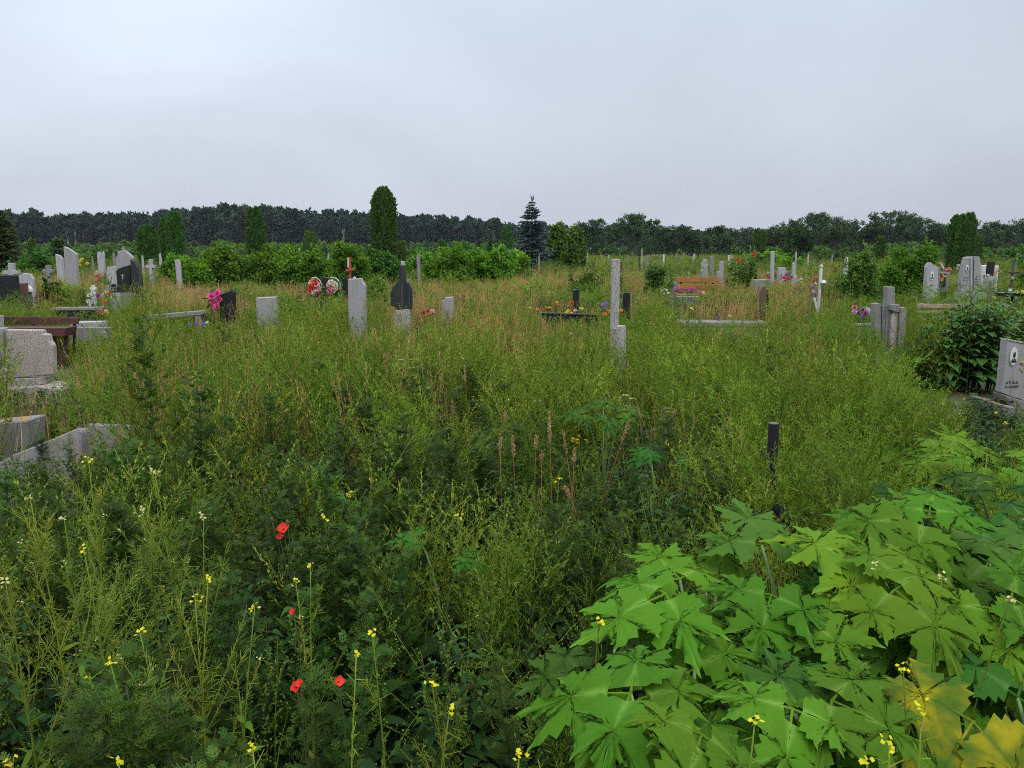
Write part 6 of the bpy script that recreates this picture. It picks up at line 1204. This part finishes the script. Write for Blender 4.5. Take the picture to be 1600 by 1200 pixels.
def tallweed(label, px, py, D, kind, k, rz=0):
    q = P(px, py, D); src = PROTO[kind][0][k % len(PROTO[kind][0])]; o = bpy.data.objects.new('tall_weed', src.data); S.collection.objects.link(o); s = q.z / PROTO[kind][1]; o.location = (q.x, D, 0); o.scale = (min(1.3, s * .9),) * 2 + (s,); o.rotation_euler = (0, 0, rz); tag(o, label, 'weed')
for i, a_ in enumerate([(228, 476, 5.5, 'wiry', 'tallest weed rising at the right end of the long kerb bar'), (205, 522, 5.2, 'wiry', 'tall weed left of the tallest one near the kerb bar'), (252, 530, 5.4, 'upright', 'tall weed right of the tallest one near the kerb bar'), (240, 500, 5.0, 'mug', 'dark stemmed weed among the tallest ones at the kerb bar'), (185, 560, 5.0, 'wiry', 'tall weed right of the tan grass at the left'), (300, 590, 5.0, 'mug', 'dark feathery weed below the long kerb bar'), (1215, 532, 8, 'mug', 'thin dark weed below the long concrete kerb'), (1425, 622, 5.6, 'mug', 'thin dark-stemmed weed left of the rounded pale hogweed'),
      (1290, 642, 5.4, 'mug', 'dark-stemmed weed right of the upright pipe'), (508, 560, 7.5, 'mug', 'dark weed below the plain grey stele'), (640, 585, 6, 'mugfar', 'pale feathery weed below the grey pillar'), (645, 655, 4.4, 'mug', 'tall feathery weed with a thick stem in the middle'), (372, 640, 4.6, 'mug', 'feathery weed left of the middle'), (1183, 590, 7, 'wiry', 'upright weed below the right end of the concrete kerb'), (820, 570, 7.5, 'upright', 'pale upright weed left of the post stub')]):
    tallweed(a_[4], a_[0], a_[1], a_[2], a_[3], i, i * 1.3)

# ================================================================ GROUND COVER
cl = np.array(CLEAR)
def blob(px, py, cx, cy, sx, sy): return np.exp(-((px - cx) / sx) ** 2 - ((py - cy) / sy) ** 2)
def cover(name, label, keys, n, y0, y1, hmin, hmax, wfun, seed, ypow=1.0, side=.76, pad=1.2, thin=True, sxy=1.0, clump=5):
    rng = np.random.default_rng(seed); nc = max(1, n // clump); k = np.repeat(np.arange(nc), clump)[:n]; n = len(k)   # plants grow in small colonies
    yc = np.sqrt(rng.random(nc) * (y1 ** 2 - y0 ** 2) + y0 ** 2) if ypow == 1 else (rng.random(nc) ** ypow) * (y1 - y0) + y0
    xc = rng.uniform(-1, 1, nc) * (side * yc + pad); hc = rng.uniform(0, 1, nc); ic = rng.integers(0, 99, nc); spread = .13 + .012 * yc[k]
    y = np.clip(yc[k] + rng.normal(0, 1, n) * spread, y0, y1); x = xc[k] + rng.normal(0, 1, n) * spread; h = hmin + (hmax - hmin) * np.clip(hc[k] * .75 + rng.uniform(-.12, .4, n), 0, 1) * (.84 + .16 * np.clip((y - 4) / 3, 0, 1) if 'upright' in keys or 'goose' in keys else 1); px, py = proj(x, y, h)
    keep = rng.random(n) < wfun(px, py, x, y); x, y, h, px, py = [a[keep] for a in (x, y, h, px, py)]; H0 = PROTO[keys[0]][1]; wpx = PROTO[keys[0]][2] * FPX / np.maximum(y, 1) * .8
    for x0, x1, yb, D, fz in cl:   # sight lines kept open in the photograph: plants there are lower
        m = (px + wpx > x0) & (px - wpx < x1) & (y < D + .05); tgt = yb + rng.uniform(-fz, fz * .8, len(px)); m &= py < tgt
        hn = CAM_H - (CAM_H - h) * (tgt - HORIZON) / np.maximum(py - HORIZON, 1); h = np.where(m, np.maximum(hn, .02), h)
    ok = h > .09; x, y, h, px = x[ok], y[ok], h[ok], px[ok]; n = len(x); s = h / H0; lat = np.clip(np.maximum(s, .55), 0, 1.2) * sxy
    idx = rng.integers(0, sum(len(PROTO[k][0]) for k in keys), n)
    scatter(name, label, keys, np.stack([x, y, 0 * x], 1), np.stack([rng.normal(0, .09, n), rng.normal(0, .09, n), rng.uniform(0, 6.28, n)], 1), np.stack([lat, lat, s], 1), idx); print(name, n)
def hogzone(px, py, y): return ((px > 905) & (px < 1690) & (py > 880 - (px - 900) * .08) & (y < 3.3)).astype(float)
def shade(px, py): return 0
# near field
def w_mug(px, py, x, y):
    w = .34 + .65 * blob(px, py, 520, 940, 600, 280) + .5 * blob(px, py, 700, 720, 200, 130); w = w * (1 - .85 * (px > 1150) * (py < 860)) * (1 - .7 * blob(px, py, 980, 740, 190, 110)); return np.where(hogzone(px, py, y) > 0, .0, w) * np.where(y > 5.5, .4, 1) * (y > 1.3) * np.where((px < 330) & (y < 2.6) & (py < 900), .75, 1)
cover('mugwort_undergrowth', 'dense dark green feathery mugwort filling the foreground', ['mug'], 1300, 1.25, 8, .62, .98, w_mug, 1)
cover('mid_mugwort_undergrowth', 'darker feathery weeds among the yellow-green ones', ['mugfar'], 3200, 8, 26, .6, .95, lambda px, py, x, y: .25 + .6 * blob(px, py, 720, 530, 90, 60) + .6 * blob(px, py, 1230, 470, 120, 40) + .4 * blob(px, py, 560, 480, 60, 40), 2)
def w_goose(px, py, x, y):
    w = .95 - .75 * blob(px, py, 450, 960, 420, 180) - .8 * blob(px, py, 980, 740, 170, 100) - .8 * blob(px, py, 730, 495, 130, 60) - .6 * blob(px, py, 620, 505, 80, 40) - .6 * blob(px, py, 1200, 490, 110, 30) - .8 * blob(px, py, 90, 600, 110, 60); return np.where(hogzone(px, py, y) > 0, 0, np.clip(w, .03, 1)) * (y > 2.2)
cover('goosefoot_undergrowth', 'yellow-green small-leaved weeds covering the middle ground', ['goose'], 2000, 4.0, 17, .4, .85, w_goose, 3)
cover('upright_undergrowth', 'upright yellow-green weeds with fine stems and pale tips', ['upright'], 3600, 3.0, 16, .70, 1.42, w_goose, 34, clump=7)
cover('near_goosefoot_undergrowth', 'small-leaved green weeds between the mugwort', ['goosenear'], 520, 2.0, 5, .45, .9, w_goose, 33)
def w_wiry(px, py, x, y):
    w = .42 * np.clip((y - 2) / 4, .08, 1) + .8 * blob(px, py, 1330, 650, 260, 120) + .4 * blob(px, py, 800, 560, 500, 80); w = w * (1 - .75 * blob(px, py, 560, 980, 300, 200)); return np.where(hogzone(px, py, y) > 0, .06, np.clip(w, 0, 1)) * (y > 1.5)
cover('wiry_undergrowth', 'thin wiry yellow-green branching weeds', ['wiry'], 2200, 1.5, 15, .7, 1.15, w_wiry, 4)
cover('nettle_undergrowth', 'patch of dark nettles in the middle of the weeds', ['nettle'], 900, 2.2, 8, .62, .88, lambda px, py, x, y: np.where(hogzone(px, py, y) > 0, .0, .06 + 1.0 * blob(px, py, 985, 740, 190, 90) + .25 * blob(px, py, 600, 900, 300, 150) + .9 * blob(px, py, 1480, 600, 100, 60)), 5)
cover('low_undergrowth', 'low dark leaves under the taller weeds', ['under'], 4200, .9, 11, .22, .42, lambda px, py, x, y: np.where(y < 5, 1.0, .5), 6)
cover('pod_undergrowth', 'thin arching stems set with small green pods', ['purse'], 520, 1.4, 6, .6, .98, lambda px, py, x, y: np.where(hogzone(px, py, y) > 0, .25, .3 + .6 * blob(px, py, 1100, 820, 200, 90) + .15 * blob(px, py, 250, 1080, 300, 150)) * .7, 7)
cover('green_grass', 'green grass between the weeds', ['grass'], 4000, 4, 30, .35, .6, lambda px, py, x, y: np.where(hogzone(px, py, y) > 0, 0, .10 + .3 * (y > 12) + .4 * blob(px, py, 1350, 560, 200, 100) + .4 * (y > 16)), 8)
def w_tan(px, py, x, y):
    w = .05 + .95 * blob(px, py, 740, 485, 120, 50) + 1.0 * blob(px, py, 110, 585, 110, 45) + .9 * blob(px, py, 1160, 460, 90, 26) + .9 * blob(px, py, 1245, 470, 40, 30) + .8 * blob(px, py, 340, 445, 90, 24) + .5 * blob(px, py, 600, 510, 70, 40) + .4 * blob(px, py, 820, 440, 60, 25) + .5 * blob(px, py, 90, 440, 50, 18); return np.clip(w, 0, 1)
cover('dry_grass', 'dry tan seeding grass in drifts', ['tan'], 11500, 5.5, 34, .7, 1.1, w_tan, 9)
cover('olive_grass', 'olive seeding grass across the graveyard', ['olive'], 7000, 9, 45, .42, .78, lambda px, py, x, y: .35 + .6 * blob(px, py, 340, 470, 200, 60) + .4 * blob(px, py, 900, 440, 250, 40), 10)
cover('umbel_undergrowth', 'scattered small white flower heads', ['umbel'], 260, 5, 22, .7, .98, lambda px, py, x, y: .35 + .6 * blob(px, py, 1310, 460, 40, 20) + .4 * blob(px, py, 840, 600, 200, 60), 11)
# far meadow
cover('far_meadow_grass', 'mixed grass of the far meadow', ['olive', 'grass'], 12000, 30, 190, .45, .85, lambda px, py, x, y: .9 + 0 * x, 12, ypow=1.25, side=.75, pad=3, sxy=1.9)
cover('far_meadow_undergrowth', 'green and yellowish weeds of the far meadow', ['goose', 'mugfar', 'wiry'], 9000, 17, 150, .5, 1.0, lambda px, py, x, y: .8 + 0 * x, 13, ypow=1.4, side=.75, pad=3, sxy=2.0)

# ================================================================ HAZE
def haze():
    m = newmat('haze_air'); v = nd(m, 'ShaderNodeVolumePrincipled'); v.inputs['Color'].default_value = (.74, .80, .90, 1); v.inputs['Density'].default_value = HAZE; v.inputs['Anisotropy'].default_value = .2
    o = nd(m, 'ShaderNodeOutputMaterial'); lk(m, v.outputs[0], o.inputs['Volume']); mb = MB(); box(mb, -520, 520, -12, 452, -1.2, 24); tag(mb.obj('haze', m), 'thin pale haze over the graveyard and the far trees', 'haze', kind='stuff')
HAZE = 0.00012
haze()
